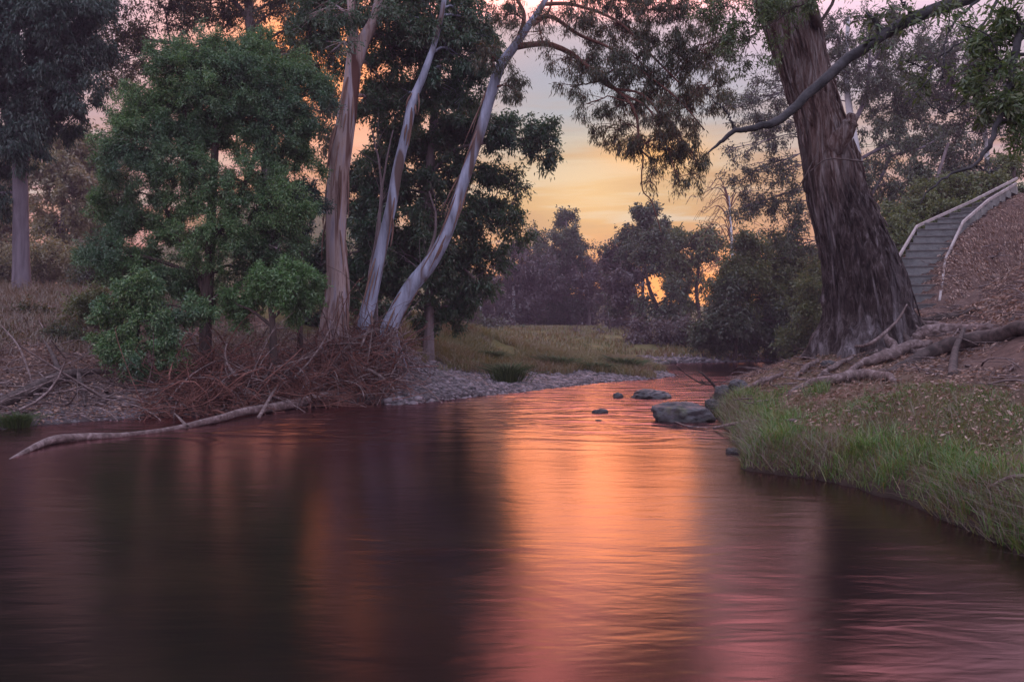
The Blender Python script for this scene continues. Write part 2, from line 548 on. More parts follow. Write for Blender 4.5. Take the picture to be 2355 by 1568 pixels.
def Hg(x, y):
    """terrain height by bilinear look-up in the built grid"""
    x, y = np.asarray(x, float), np.asarray(y, float)
    i = np.clip(np.searchsorted(gx, x) - 1, 0, len(gx) - 2)
    j = np.clip(np.searchsorted(gy, y) - 1, 0, len(gy) - 2)
    u = np.clip((x - gx[i]) / (gx[i + 1] - gx[i]), 0, 1)
    v = np.clip((y - gy[j]) / (gy[j + 1] - gy[j]), 0, 1)
    return GH[j, i] * (1 - u) * (1 - v) + GH[j, i + 1] * u * (1 - v) + GH[j + 1, i] * (1 - u) * v + GH[j + 1, i + 1] * u * v


def G(x, y, lift=0.0):
    """where the sight line through a picture point first meets the ground (or the water)"""
    D = np.concatenate([np.arange(3, 45, .02), np.arange(45, 200, .2)])
    px, pz = (x - CX) / F * D, CH + (HY - y) / F * D
    g = np.maximum(Hg(px, D), 0)
    k = np.argmax(pz <= g)
    if pz[k] > g[k]:
        k = len(D) - 1
    return np.array([px[k], D[k], max(g[k], 0) + lift])


def build_ground():
    mb = MB()
    ny, nx = GX.shape
    v = np.stack([GX, GY, GH], -1).reshape(-1, 3)
    a = np.arange(ny * nx).reshape(ny, nx)
    q = np.stack([a[:-1, :-1], a[:-1, 1:], a[1:, 1:], a[1:, :-1]], -1).reshape(-1, 4)
    mb.add(v, q)
    o = mb.build('ground', ground_mat())
    tag(o, kind='structure')
    ds, d, ins = fields(GX, GY)
    n = fbm(GX * .7, GY * .7, 4, 4)
    near_m = np.minimum(ds['M'], ds['F'] + 2) < np.minimum(ds['R'], ds['L'])
    gw = np.interp(GX, [-3, 0, 3, 6], [3.8, 2.8, 1.4, .6]) + n * 1.2
    mead = np.clip(np.where(near_m, (d - gw) * 1.2, 0), 0, 1)
    mead = np.maximum(mead, np.clip((GY - 46) / 6, 0, 1) * np.clip((95 - GY) / 12, 0, 1) * .9)
    rg = np.clip(1.5 - np.abs(ds['R'] - 1.3) / 1.3, 0, 1) * (GY < 17) * .35
    grav = np.where(near_m & (GY < 46), np.clip(1.3 - (d - gw) * 1.2, 0, 1), 0)
    grav = np.maximum(grav, np.clip((1.8 - ds['L'] + n) * .8, 0, 1) * (ds['L'] < ds['R']) * .7)
    damp = np.clip(1 - d / .22, 0, 1) * .8
    damp = np.where(ins, 1, damp)
    col = np.stack([np.maximum(mead, rg), grav, damp, np.ones_like(d)], -1).reshape(-1, 4)
    at = o.data.attributes.new('cover', 'FLOAT_COLOR', 'POINT')
    at.data.foreach_set('color', col.astype(np.float32).ravel())
    return o


build_ground()
wm = MB()
wx = np.array([-70, 60.]); wy = np.array([-48, 62.])
wm.add([(wx[0], wy[0], 0), (wx[1], wy[0], 0), (wx[1], wy[1], 0), (wx[0], wy[1], 0)], [(0, 1, 2, 3)])
tag(wm.build('river', water_mat()), kind='structure')


# ------------------------------------------------------------------ trees
def crown(ml, mt, clumps, L, W, dens, droop, trunk=None, trad=None, twigs=True, spray=1.0, limb=True, msub=None, limbk=.3, q=6, lump=1.0, grow=1.0, dm=2.4):
    for cl in clumps:
        x, y, D, rx, ry = cl[:5]
        rx, ry = rx * grow, ry * grow
        kk = cl[5] if len(cl) > 5 else 1.0
        c = P(x, y, D)
        s = D / F
        R = np.array([rx * s, .75 * (rx + ry) / 2 * s, ry * s])
        m = int(np.clip(rx * ry / (msub or 190), 6, 90))
        sub = c + ball(m) * R
        if limb and trunk is not None:
            dist = np.linalg.norm(trunk - c, axis=1) + np.where(trunk[:, 2] > c[2] + .1, (trunk[:, 2] - c[2]) * 2.5, 0)
            i = int(np.argmin(dist))
            p0, r0 = trunk[i], trad[i]
            ln = np.linalg.norm(c - p0)
            mid = (p0 + c) / 2 + np.array([0, 0, .13 * ln]) + rng.normal(size=3) * .05 * ln
            pa = spline([p0, mid, c], 10)
            ra = np.linspace(min(r0 * .55, .02 + limbk * r0 * .8), .008 * D / 18 + .004, 10)
            pa[1:-1] += rng.normal(size=(8, 3)) * ln * .012
            tubes(mt, pa, ra, 5)
            # boughs to each spray
            st = pa[rng.integers(4, 10, m)]
            md = (st + sub) / 2 + np.array([0, 0, .08]) * np.linalg.norm(sub - st, axis=1, keepdims=True) + rng.normal(size=(m, 3)) * .06 * R.mean()
            tt = np.linspace(0, 1, 5)[None, :, None]
            bp = (1 - tt) ** 2 * st[:, None] + 2 * tt * (1 - tt) * md[:, None] + tt ** 2 * sub[:, None]
            tubes(mt, bp, np.linspace(.010, .004, 5) * D / 18, 3)
        ls = 27 * spray * s
        out = unit(sub - c + 1e-6)
        td = unit(out[:, None, :] * .35 + rng.normal(size=(m, q, 3)) * .8 + np.array([0, 0, -droop * .6]))
        tl = ls * rng.uniform(.5, 1.25, (m, q))
        if twigs:
            e = sub[:, None] + td * tl[..., None]
            pts = np.stack([np.broadcast_to(sub[:, None], e.shape), e], 2).reshape(-1, 2, 3)
            tubes(mt, pts, np.array([.005, .003]) * D / 18, 3)
        n = int(dens * kk * rx * ry * dm)
        w = rng.lognormal(0, .45 * lump, m)
        si = rng.choice(m, n, p=w / w.sum())
        qi = rng.integers(0, q, n)
        t = rng.random(n) ** .7 * 1.1
        p = sub[si] + td[si, qi] * (tl[si, qi] * t)[:, None] + rng.normal(size=(n, 3)) * ls * .2
        a = td[si, qi] * .45 + rng.normal(size=(n, 3)) * .55 + np.array([0, 0, -droop])
        ll = L * D / F * rng.uniform(.6, 1.25, n)
        leaves(ml, p, a, ll, ll * W)


def trunkpath(pts, D, n=40, wob=.0):
    """pts: (column, row, width px[, depth]) from the base up; sunk to the ground"""
    p = np.array([P(a[0], a[1], a[3] if len(a) > 3 else D) for a in pts])
    r = np.array([a[2] / 2 * (a[3] if len(a) > 3 else D) / F for a in pts])
    g = float(Hg(p[0, 0], p[0, 1]))
    base = p[0].copy()
    if g - .35 < p[0, 2]:
        k = p[1] - p[0]
        base = p[0] - k / max(k[2], .2) * min(.6, p[0, 2] - g + .1) * .4
        base[2] = g - .35
        p = np.vstack([base, p])
        r = np.concatenate([[r[0] * 1.18], r])
    s = spline(np.hstack([p, r[:, None]]), n)
    if wob:
        s[:, :2] += wob * np.stack([fbm(s[:, 2] * .8, base[0]), fbm(s[:, 2] * .8, base[0] + 9)], 1)
    return s[:, :3], np.maximum(s[:, 3], .004)


def tree(name, label, cat, pts, D, clumps, lm, bm, L=11, W=.28, dens=.5, droop=.5, group=None, forks=(), sides=10, n=36, disp=None, leafpart='crown', bmat=None, wob=.0, ribbons=0, **kw):
    tp, tr = trunkpath(pts, D, n, wob)
    root = empty(name, (tp[0, 0], tp[0, 1], float(Hg(tp[0, 0], tp[0, 1]))), label, cat, group)
    mt, mbr, ml = MB(), MB(), MB()
    if disp is None:
        sd = rng.random() * 50
        disp = lambda th, s, z: 1 + .07 * fbm(z * 1.3, sd, 2.0, 3) + .10 * fbm(np.cos(th) * 1.2 + sd, np.sin(th) * 1.2, z * .9, 3) + .12 * np.clip(.12 - s, 0, 1) / .12 * np.cos(4 * th + sd)
    tubes(mt, tp, tr, sides, disp)
    allp, allr = [tp], [tr]
    for f in forks:
        fp = np.array([P(a[0], a[1], a[3] if len(a) > 3 else D) for a in f])
        fr = np.array([a[2] / 2 * (a[3] if len(a) > 3 else D) / F for a in f])
        s = spline(np.hstack([fp, fr[:, None]]), 24)
        tubes(mbr, s[:, :3], np.maximum(s[:, 3], .003), 7)
        allp.append(s[:, :3]); allr.append(s[:, 3])
    crown(ml, mbr, clumps, L, W, dens, droop, np.vstack(allp), np.concatenate(allr), **kw)
    if ribbons:
        mr = MB()
        for _ in range(ribbons):
            i = rng.integers(n // 12, int(n * .7)); ang = rng.uniform(-math.pi, 0); dv_ = np.array([math.cos(ang), math.sin(ang), 0])
            p0 = tp[i] + dv_ * tr[i] * .98; ln = rng.uniform(.25, 1.3); j = max(0, i - max(1, int(ln / (tp[-1, 2] - tp[0, 2]) * n)))
            p1 = tp[j] + dv_ * (tr[j] + rng.uniform(-.01, .12)); p1[2] = p0[2] - ln
            tubes(mr, spline([p0, (p0 + p1) / 2 + dv_ * rng.uniform(-.01, .05), p1], 7), np.array([.010, .02, .024, .022, .018, .012, .004]) * rng.uniform(.6, 1.4), 4)
        mr.build('bark_strips', M['strip'], root)
    mt.build('trunk', M[bm], root)
    if mbr.v:
        mbr.build('branches', M[bmat or bm], root)
    if ml.v:
        ml.build(leafpart, M[lm], root)
    return root


def cl(D, *a):
    return [(c[0], c[1], D + rng.uniform(-.03, .03) * D, *c[2:]) for c in a]


# --- left bank
tree('gum_tree', 'tall smooth grey gum with dark hanging foliage at the left end of the bank', 'tree',
     [(50, 655, 40), (48, 560, 34), (47, 420, 31), (42, 300, 28), (34, 120, 24), (25, -150, 26), (60, -420, 12)], 26,
     cl(26, (70, 60, 130, 100), (190, 130, 70, 100), (60, 200, 110, 90), (150, 30, 110, 70), (40, 310, 80, 70), (120, 260, 80, 70), (160, 190, 70, 60), (-60, 130, 120, 140), (-50, 330, 100, 80),
        (-160, 60, 120, 160), (-300, -60, 160, 200), (-60, -480, 170, 120), (40, -330, 200, 130), (200, -300, 140, 120), (-120, -200, 150, 150), (120, -520, 170, 110), (230, 15, 60, 30, .7), (60, -100, 160, 90), (220, -120, 110, 80), (-40, 450, 60, 60, .7)),
     'teal', 'greylilac', 10, .28, .55, .9, dm=3.4, forks=[[(46, 430, 20), (75, 300, 14), (120, 200, 9)], [(36, 310, 14), (8, 262, 10), (20, 200, 8), (15, 140, 6)]])
tree('gum_tree', 'dark gum behind the bushy wattle with orange sky showing through its leaves', 'tree',
     [(640, 730, 34), (625, 500, 30), (600, 250, 26), (575, 60, 22), (565, -160, 16), (570, -420, 6)], 31,
     cl(31, (300, 85, 100, 75, .55), (380, 20, 110, 50, .6), (480, 10, 80, 50, .9), (560, 40, 70, 45, .45), (650, 30, 80, 60, .5), (720, 110, 60, 70, .6), (640, 120, 90, 50, .7), (760, 70, 60, 70, .7), (330, 200, 90, 70, .45),
        (690, 0, 110, 50, .8), (250, 150, 70, 60, .4), (250, -220, 150, 110), (430, -420, 160, 90), (480, -280, 220, 110), (660, -330, 160, 120), (330, -330, 120, 100), (560, -450, 120, 70), (500, -100, 200, 80), (740, -90, 110, 70), (280, -90, 130, 70), (760, 260, 40, 120, .9), (620, 260, 120, 80, .5)),
     'gumred', 'greybark', 9, .32, .45, .5, dm=1.9, forks=[[(600, 250, 18), (450, 120, 10), (330, 90, 7)], [(580, 60, 14), (520, -5, 9), (380, -10, 6)]])
tree('wattle_tree', 'broad bushy green wattle filling the bank before the pale gum trunks', 'tree',
     [(472, 820, 30), (474, 720, 26), (482, 600, 24), (488, 450, 20), (500, 250, 14), (505, 100, 9)], 17.5,
     cl(17.5, (520, 130, 120, 75), (430, 160, 90, 80), (620, 160, 100, 80), (690, 230, 80, 90), (340, 250, 80, 70), (480, 260, 120, 80), (600, 290, 110, 80), (310, 350, 90, 80), (430, 400, 110, 80), (690, 360, 70, 60, .8),
        (560, 420, 100, 70, .7), (270, 470, 70, 70), (370, 530, 110, 80), (500, 540, 100, 70, .8), (620, 560, 90, 70, .8), (250, 590, 60, 60), (340, 640, 100, 60), (460, 640, 90, 50, .6), (580, 630, 80, 50, .6), (650, 470, 80, 60, .8), (420, 300, 90, 70), (540, 190, 120, 80)),
     'wattle', 'darkbark', 6.3, .33, 1.5, .12, lump=1.2, q=8, msub=120, spray=.85,
     forks=[[(478, 690, 16), (420, 560, 12), (350, 420, 8)], [(486, 560, 16), (560, 430, 12), (610, 280, 7)], [(488, 480, 14), (440, 330, 9), (420, 200, 6)], [(476, 640, 12), (330, 590, 8), (255, 600, 5)]])
tree('gum_sapling', 'blue-green young gum between the wattle and the mottled trunk', 'tree',
     [(690, 740, 12, 18.5), (692, 620, 10, 18.5), (690, 500, 8, 18.5), (694, 430, 5, 18.5)], 18.5,
     cl(18.5, (665, 480, 85, 55), (705, 450, 50, 40), (640, 530, 60, 35)), 'teal', 'darkbark', 9, .34, .95, .3)
tree('wattle_sapling', 'small bright green wattle on a dark stem above the twig tangle', 'tree',
     [(628, 800, 18), (627, 750, 15), (622, 700, 12), (622, 660, 7)], 16.8,
     cl(16.8, (600, 680, 75, 40), (680, 665, 60, 45), (540, 705, 55, 35), (630, 640, 70, 30), (700, 700, 40, 30)), 'wattle_light', 'darkbark', 8.5, .36, 1.1, .1,
     forks=[[(625, 750, 9), (580, 715, 6), (545, 700, 4)], [(624, 735, 9), (660, 700, 6), (690, 670, 4)]])
tree('low_shrub', 'low green shrub spilling down the bank under the wattle', 'shrub',
     [(318, 850, 14), (315, 800, 11), (318, 750, 8), (322, 710, 5)], 15.8,
     cl(15.8, (285, 700, 50, 60), (345, 742, 70, 36), (285, 800, 60, 36), (385, 800, 60, 26), (440, 715, 60, 32), (245, 760, 30, 40), (400, 845, 40, 20, .5), (330, 670, 50, 40), (310, 845, 40, 22, .7)), 'wattle', 'darkbark', 8.5, .36, 1.0, .15)
for i, (x, y0, xs) in enumerate([(140, 655, 1.0), (225, 650, .8), (-10, 650, .9)]):
    tree('pale_tree', ['pale olive tree standing in mist behind the smooth grey gum', 'misty olive tree half hidden by the left side of the wattle', 'dim olive tree at the photo edge beyond the smooth grey gum'][i], 'tree',
         [(x, y0, 16), (x + 4, 540, 13), (x + 8, 420, 9), (x + 6, 330, 6)], 46 + i * 3,
         cl(46 + i * 3, (x - 30, 400, 60 * xs, 60), (x + 40, 440, 60 * xs, 60), (x, 510, 75 * xs, 50), (x + 30, 340, 60 * xs, 50, .8), (x + 20, 570, 60 * xs, 30, .7)), 'olive', 'greybark', 10, .4, .6, .3, 'misty trees behind the bank')

# --- the three pale gums and what stands behind them
for x, y, rx, ry, D, mt_, lab in [(120, 600, 90, 45, 40, 'olive', 'misty olive scrub beyond the dry grass beside the grey gum'), (-20, 600, 60, 50, 38, 'olive', 'dim scrub at the photo edge behind the grey gum base'), (215, 620, 60, 45, 36, 'far', 'grey-green scrub meeting the left side of the wattle'),
                                (60, 735, 75, 26, 21, 'gumred', 'low brown scrub on the slope under the grey gum'), (170, 775, 70, 30, 18.5, 'gumred', 'dark low scrub between the rotting log and the green shrub'), (-10, 800, 60, 34, 17.5, 'gumred', 'dusky scrub behind the rotting log at the photo edge'), (215, 700, 50, 34, 20, 'bush', 'dull green scrub on the slope left of the green shrub')]:
    tree('scrub_bush', lab, 'bush', [(x, y + 70, 7), (x, y + 30, 6), (x + 3, y, 4)], D, cl(D, (x, y, rx, ry), (x - rx * .5, y + ry * .5, rx * .7, ry * .8), (x + rx * .5, y + ry * .6, rx * .7, ry * .8)), mt_, 'darkbark', 8, .36, .7, .15, 'scrub on the left bank', msub=120)
tree('gum_tree', 'thick mottled pink and cream gum trunk forking near the top of the photo', 'tree',
     [(768, 745, 66), (778, 660, 52), (772, 560, 46), (775, 450, 49), (783, 360, 46), (800, 250, 40), (812, 160, 37), (812, 60, 20), (800, -80, 18), (790, -380, 8)], 19.6,
     cl(20.5, (760, 20, 80, 50), (700, 60, 70, 50, .8), (860, 20, 80, 50), (830, 110, 60, 40, .5), (750, 140, 45, 50, .6), (880, 190, 50, 60, .8), (900, 110, 60, 50, .8), (850, 250, 40, 50, .8), (760, -200, 150, 90), (880, -230, 140, 90), (820, -380, 150, 90), (700, -330, 110, 80), (780, -60, 140, 60), (900, -70, 90, 60), (930, 60, 60, 40, .8)) + cl(19.1, (785, 25, 50, 34, .6), (868, 18, 50, 30, .6), (800, 105, 26, 20, .35)),
     'gum', 'peel', 10, .3, .55, .5, sides=24, n=90, dm=2.2, ribbons=34,
     forks=[[(814, 150, 38), (835, 95, 32), (862, 40, 24), (880, -60, 16)]])
tree('gum_tree', 'slim blue-grey gum trunk standing between the mottled gum and the leaning one', 'tree',
     [(838, 745, 34), (858, 660, 29), (880, 560, 27), (900, 470, 25), (912, 400, 24), (935, 300, 22), (950, 230, 20), (975, 170, 17), (1010, 60, 12), (1030, -80, 12), (1040, -320, 6)], 20.0,
     cl(20.9, (1000, 60, 90, 55, .9), (950, 110, 70, 60), (1060, 130, 80, 60), (1000, 200, 80, 50), (920, 230, 50, 50), (1060, 40, 80, 50), (1080, 200, 60, 40, .7), (980, 0, 110, 50), (1030, -200, 130, 80), (1000, -340, 130, 80), (1010, -80, 120, 60), (1100, 60, 60, 60, .7)),
     'gum', 'smooth', 11, .3, .6, .55, ribbons=18, sides=20, n=80)
arch = [(1186, 108, 17), (1215, 104, 14), (1260, 102, 13), (1310, 122, 12), (1345, 150, 11), (1390, 185, 10), (1425, 215, 8), (1450, 240, 7), (1466, 280, 6), (1470, 340, 5), (1500, 368, 4)]
hang = [(1466, 340, 5), (1478, 362, 4), (1475, 400, 3.5), (1478, 440, 3), (1496, 460, 3), (1510, 500, 2.5), (1520, 535, 2)]
tree('gum_tree', 'leaning blue-grey gum over the water with a branch arching across the sunset', 'tree',
     [(893, 765, 42), (905, 730, 37), (945, 660, 36), (985, 610, 35), (1018, 555, 31), (1040, 500, 29), (1062, 430, 27), (1085, 360, 26), (1108, 290, 25), (1128, 220, 24), (1150, 155, 23), (1185, 105, 20), (1215, 60, 16), (1250, 8, 13), (1300, -90, 9)], 19.8,
     cl(19.8, (1330, 40, 70, 40, .40), (1240, 70, 60, 50, .2), (1420, 60, 90, 50, .42), (1470, 130, 90, 60, .42), (1400, 165, 70, 40, .36), (1500, 200, 80, 60, .42), (1560, 110, 80, 70, .40), (1430, 250, 70, 40, .36), (1510, 270, 70, 50, .42), (1580, 230, 70, 60, .38),
        (1420, 300, 70, 40, .32), (1490, 330, 70, 36, .45), (1560, 310, 60, 50, .40), (1340, 150, 60, 40, .34), (1290, 140, 50, 30, .30), (1310, 200, 30, 22, .35), (1530, 370, 60, 30, .36), (1590, 350, 50, 40, .30), (1350, 240, 36, 26, .35), (1500, 420, 26, 40, .14), (1560, 420, 30, 40, .16), (1600, 400, 30, 40, .2),
        (1550, 20, 110, 60, .45), (1430, -30, 140, 50, .5), (1180, 200, 30, 50, .6), (1130, 130, 40, 40, .5), (1170, 30, 50, 40, .4), (1640, 90, 60, 70, .35), (1640, 200, 50, 60, .3)),
     'gumred', 'smooth', 10.5, .19, 1.1, 1.15, sides=22, n=110, ribbons=16, bmat='redbark', spray=.8, limbk=.12, msub=150, dm=1.45,
     forks=[arch, hang, [(1190, 100, 14), (1205, 40, 10), (1190, 0, 8)], [(1230, 45, 13), (1270, 40, 10), (1330, 80, 8), (1400, 110, 6), (1470, 160, 5), (1560, 230, 4), (1620, 300, 3)],
            [(1250, 10, 10), (1320, 12, 8), (1420, 50, 6), (1500, 130, 5), (1560, 190, 4)], [(1345, 150, 8), (1400, 200, 7), (1480, 220, 5), (1540, 300, 4), (1600, 370, 3)], [(1425, 215, 6), (1490, 250, 5), (1530, 330, 4), (1560, 420, 2.5)], [(1225, 60, 8), (1260, 30, 6), (1272, -20, 5)]])
tree('gum_tree', 'dark leafy gum behind the slim trunks, its low limbs reaching toward the sunset', 'tree',
     [(985, 765, 26), (988, 640, 24), (985, 500, 22), (990, 360, 20), (1003, 220, 18), (1012, 60, 14), (1015, -100, 9)], 25,
     cl(25, (1100, 300, 80, 38), (1180, 305, 60, 32, 1.2), (1240, 315, 42, 38, 1.2), (1040, 340, 70, 55), (920, 330, 70, 70, .7), (870, 400, 50, 90, .8), (960, 430, 80, 60), (1090, 400, 80, 32, .8), (1150, 410, 45, 30, .7), (1190, 440, 22, 24, .6), (1020, 490, 80, 55), (1110, 480, 70, 36, .8), (1160, 520, 50, 30, .7), (1190, 545, 30, 24, .6),
        (1000, 590, 80, 55), (1080, 600, 60, 45, .7), (910, 540, 70, 70, .8), (930, 650, 80, 50), (850, 600, 60, 80, .8), (1040, 670, 60, 45, .8), (1130, 580, 50, 26, .5), (1090, 660, 40, 40, .5), (880, 710, 70, 40), (1000, 730, 60, 30), (1050, 250, 80, 50, .7), (900, 240, 70, 70, .7), (735, 610, 50, 70, .9), (720, 690, 60, 50), (810, 640, 50, 80), (820, 440, 40, 90, .8), (1240, 345, 30, 30, .8), (1170, 600, 30, 20, .4), (860, 500, 40, 60), (960, 540, 60, 50), (1060, 550, 60, 40), (920, 590, 60, 50), (1060, 720, 30, 25, .6)),
     'gum', 'greybark', 11, .32, .62, .45, sides=14, forks=[[(990, 400, 12), (1060, 340, 9), (1200, 320, 6)], [(986, 520, 12), (1060, 490, 8), (1160, 520, 5)], [(986, 620, 10), (1040, 600, 7), (1090, 640, 4)]])
sapl = ['bare grey sapling bowed against the mottled gum trunk', 'thin bare sapling curving between the mottled and the slim gum', 'thin bare stem rising beside the slim blue-grey gum', 'bare looping stem with its tip bent down under the leaning gum']
for i, pp in enumerate([[(862, 745, 9), (865, 640, 8), (868, 540, 7), (880, 420, 5), (905, 300, 3)], [(842, 720, 8), (850, 600, 7), (875, 470, 6), (872, 380, 5), (850, 290, 3)],
                        [(905, 705, 9), (960, 640, 8), (995, 560, 7), (1000, 500, 5), (985, 440, 3)]]):
    tp, tr = trunkpath(pp, 20.6 + .25 * i, 26, .12 if i < 3 else 0)
    r = empty('bare_sapling', (tp[0, 0], tp[0, 1], float(Hg(tp[0, 0], tp[0, 1]))), sapl[i], 'sapling', 'bare saplings among the pale gums')
    mb = MB(); tubes(mb, tp, tr, 6); mb.build('stem', M['greybark'], r)
    mb = MB()
    for k in range(7 if i < 3 else 2):
        a = tp[rng.integers(9, 24)]
        d = np.array([rng.normal() * .35, rng.normal() * .3, rng.uniform(.3, .9)])
        tubes(mb, spline([a, a + d * .5 + rng.normal(size=3) * .05, a + d * 1.1], 6), np.linspace(.012, .004, 6), 3)
    mb.build('twigs', M['greybark'], r)

# --- distant trees beyond the meadow
far = [  # x, top row, half width, depth, mat, label
    (1302, 500, 62, 88, 'far', 'pointed dark pine-like tree rising highest in the misty wood', [(1302, 512, 16, 20, 2.2), (1302, 535, 28, 24, 1.8), (1300, 565, 44, 30, 1.4), (1312, 595, 56, 34), (1300, 640, 66, 40), (1310, 700, 66, 50), (1300, 750, 60, 30)]),
    (1232, 535, 40, 92, 'far', 'small pointed treetop beside the tallest pine-like tree', [(1232, 552, 15, 20, 2), (1234, 590, 32, 26, 1.4), (1226, 640, 46, 44), (1230, 710, 50, 50)]),
    (1180, 580, 60, 84, 'farhaze', 'rounded haze-purple tree in the middle of the misty wood', [(1180, 610, 50, 34), (1160, 660, 64, 44), (1190, 715, 66, 50), (1200, 575, 30, 26), (1250, 650, 50, 60)]),
    (1105, 640, 60, 78, 'farhaze', 'pale misty tree at the open meadow edge of the wood', [(1110, 660, 44, 30), (1095, 705, 60, 40), (1115, 755, 60, 34), (1070, 690, 32, 34)]),
    (1352, 590, 40, 86, 'farhaze', 'low rounded tree closing the wood beside the sky gap', [(1345, 625, 34, 30), (1362, 665, 36, 44), (1345, 720, 44, 44), (1370, 620, 16, 14)]),
    (1400, 600, 30, 80, 'farhaze', 'slender tree at the foot of the sky gap', [(1408, 640, 22, 40), (1400, 690, 28, 36), (1398, 730, 26, 24, .6)]),
    (1040, 690, 40, 74, 'farhaze', 'faint tree in mist behind the leaning gum', [(1040, 710, 40, 34), (1030, 755, 40, 26)]),
]
for x, yt, hw, D, mt_, lab, cs in far:
    tree('distant_tree', lab, 'tree', [(x, 797, 10), (x + 2, 720, 8), (x, 640 if yt < 640 else 710, 6), (x, yt + 25, 3)], D, cl(D, *cs), mt_, 'whitebark' if hw in (60, 30) else 'greybark', W=.45, dens=.95, droop=.25, bmat='greybark', group='trees of the misty wood beyond the meadow', q=7, spray=.75, grow=1.08, msub=120, dm=2.6, L=6.5)
rg = [
    (1482, 470, 72, 'far', 'tall round-headed tree on the right of the sky gap', [(1496, 800, 9), (1478, 690, 8), (1482, 560, 6), (1484, 480, 4)], [(1484, 490, 34, 26), (1468, 525, 44, 30), (1500, 540, 44, 36), (1440, 580, 44, 40), (1500, 590, 56, 34), (1440, 630, 44, 30, .8), (1540, 560, 30, 40), (1430, 690, 30, 40, .6)]),
    (1600, 520, 66, 'bush', 'umbrella-shaped tree with orange light under its crown', [(1598, 800, 11), (1608, 735, 9), (1601, 670, 8), (1606, 615, 6), (1600, 550, 4)], [(1600, 545, 52, 22), (1565, 570, 36, 34), (1635, 570, 24, 28, .8), (1555, 630, 30, 46), (1560, 700, 36, 34), (1600, 610, 36, 30, .35), (1620, 660, 30, 40, .2)]),
    (1530, 560, 62, 'far', 'leaning dark tree crossing the orange gap', [(1535, 800, 11), (1515, 720, 10), (1492, 660, 8), (1480, 600, 5)], [(1540, 690, 34, 40, .6), (1520, 740, 44, 30, .7), (1480, 690, 20, 30, .35), (1490, 560, 40, 30)]),
    (1470, 640, 70, 'farhaze', 'slanting slim tree beside the pale meadow patch', [(1482, 802, 12), (1466, 730, 9), (1448, 670, 7), (1440, 620, 4)], [(1440, 650, 36, 36), (1450, 710, 36, 34, .7), (1425, 740, 24, 24, .7), (1410, 590, 24, 30)]),
]
for x, yt, D, mt_, lab, tp_, cs in rg:
    tree('riverside_tree', lab, 'tree', tp_, D, cl(D, *cs), mt_, 'darkbark', 8.5, .42, .85, .3, 'trees on the far bank right of the sky gap', q=7, spray=.75, msub=110, dm=2.3, grow=1.1)
bs = [
    (1760, 560, 46, 'bush', 'big olive-green bush behind the thick old trunk', [(1760, 600, 80, 55), (1700, 660, 60, 60), (1820, 650, 60, 60), (1760, 690, 90, 60), (1720, 570, 40, 30), (1840, 590, 40, 50)]),
    (1690, 690, 44, 'far', 'dark grey-green bush sloping to the far water edge', [(1690, 740, 80, 50), (1640, 775, 60, 40), (1750, 770, 80, 50), (1830, 760, 60, 60), (1670, 690, 40, 40)]),
    (1560, 760, 52, 'farhaze', 'low haze-purple bush at the bend of the river', [(1560, 775, 70, 34), (1500, 790, 50, 22), (1620, 785, 50, 30), (1480, 760, 30, 26, .7)]),
    (1860, 700, 40, 'bush', 'green bush pressed against the dark side of the old trunk', [(1860, 700, 44, 60), (1850, 790, 60, 40), (1880, 640, 30, 40)]),
    (1400, 795, 60, 'farhaze', 'small haze-purple shrub at the edge of the pale meadow patch', [(1370, 785, 26, 16), (1330, 790, 34, 14)]),
    (1120, 780, 62, 'far', 'dim blue-green shrub at the foot of the misty wood', [(1120, 770, 44, 24), (1180, 785, 44, 18), (1070, 780, 36, 22)]),
]
for x, yt, D, mt_, lab, cs in bs:
    tree('bush', lab, 'bush', [(x, 815, 9), (x + 3, 780, 8), (x, 740, 6), (x, min(yt + 40, 735), 4)], D, cl(D, *cs), mt_, 'darkbark', 8.5, .42, .85, .2, 'bushes along the far bank', q=7, msub=120)

# bare weeping tree
tp, tr = trunkpath([(1692, 800, 9), (1690, 700, 8), (1684, 600, 7), (1680, 520, 5), (1676, 450, 3)], 54, 24)
r = empty('bare_tree', (tp[0, 0], tp[0, 1], float(Hg(tp[0, 0], tp[0, 1]))), 'leafless tree with fine drooping twigs against the pink sky', 'tree')
mb = MB(); tubes(mb, tp, tr, 7); mb.build('trunk', M['whitebark'], r)
mb = MB()
for k in range(34):
    i = rng.integers(9, 23); a = tp[i]
    sx = rng.choice([-1, 1], p=[.62, .38]) * rng.uniform(.3, 1.0)
    up = rng.uniform(.8, 2.0)
    e = a + np.array([sx * 2.4, rng.normal() * 1.0, up * .4])
    pa = spline([a, a + np.array([sx * .9, rng.normal() * .3, up]), e], 9)
    tubes(mb, pa, np.linspace(.04, .014, 9), 4)
    for j in range(5):
        b = pa[rng.integers(3, 9)]
        tubes(mb, spline([b, b + np.array([sx * .4, rng.normal() * .3, .1]), b + np.array([sx * .8, rng.normal() * .4, -.5])], 5), np.linspace(.016, .009, 5), 3)
mb.build('branches', M['redbark'], r)

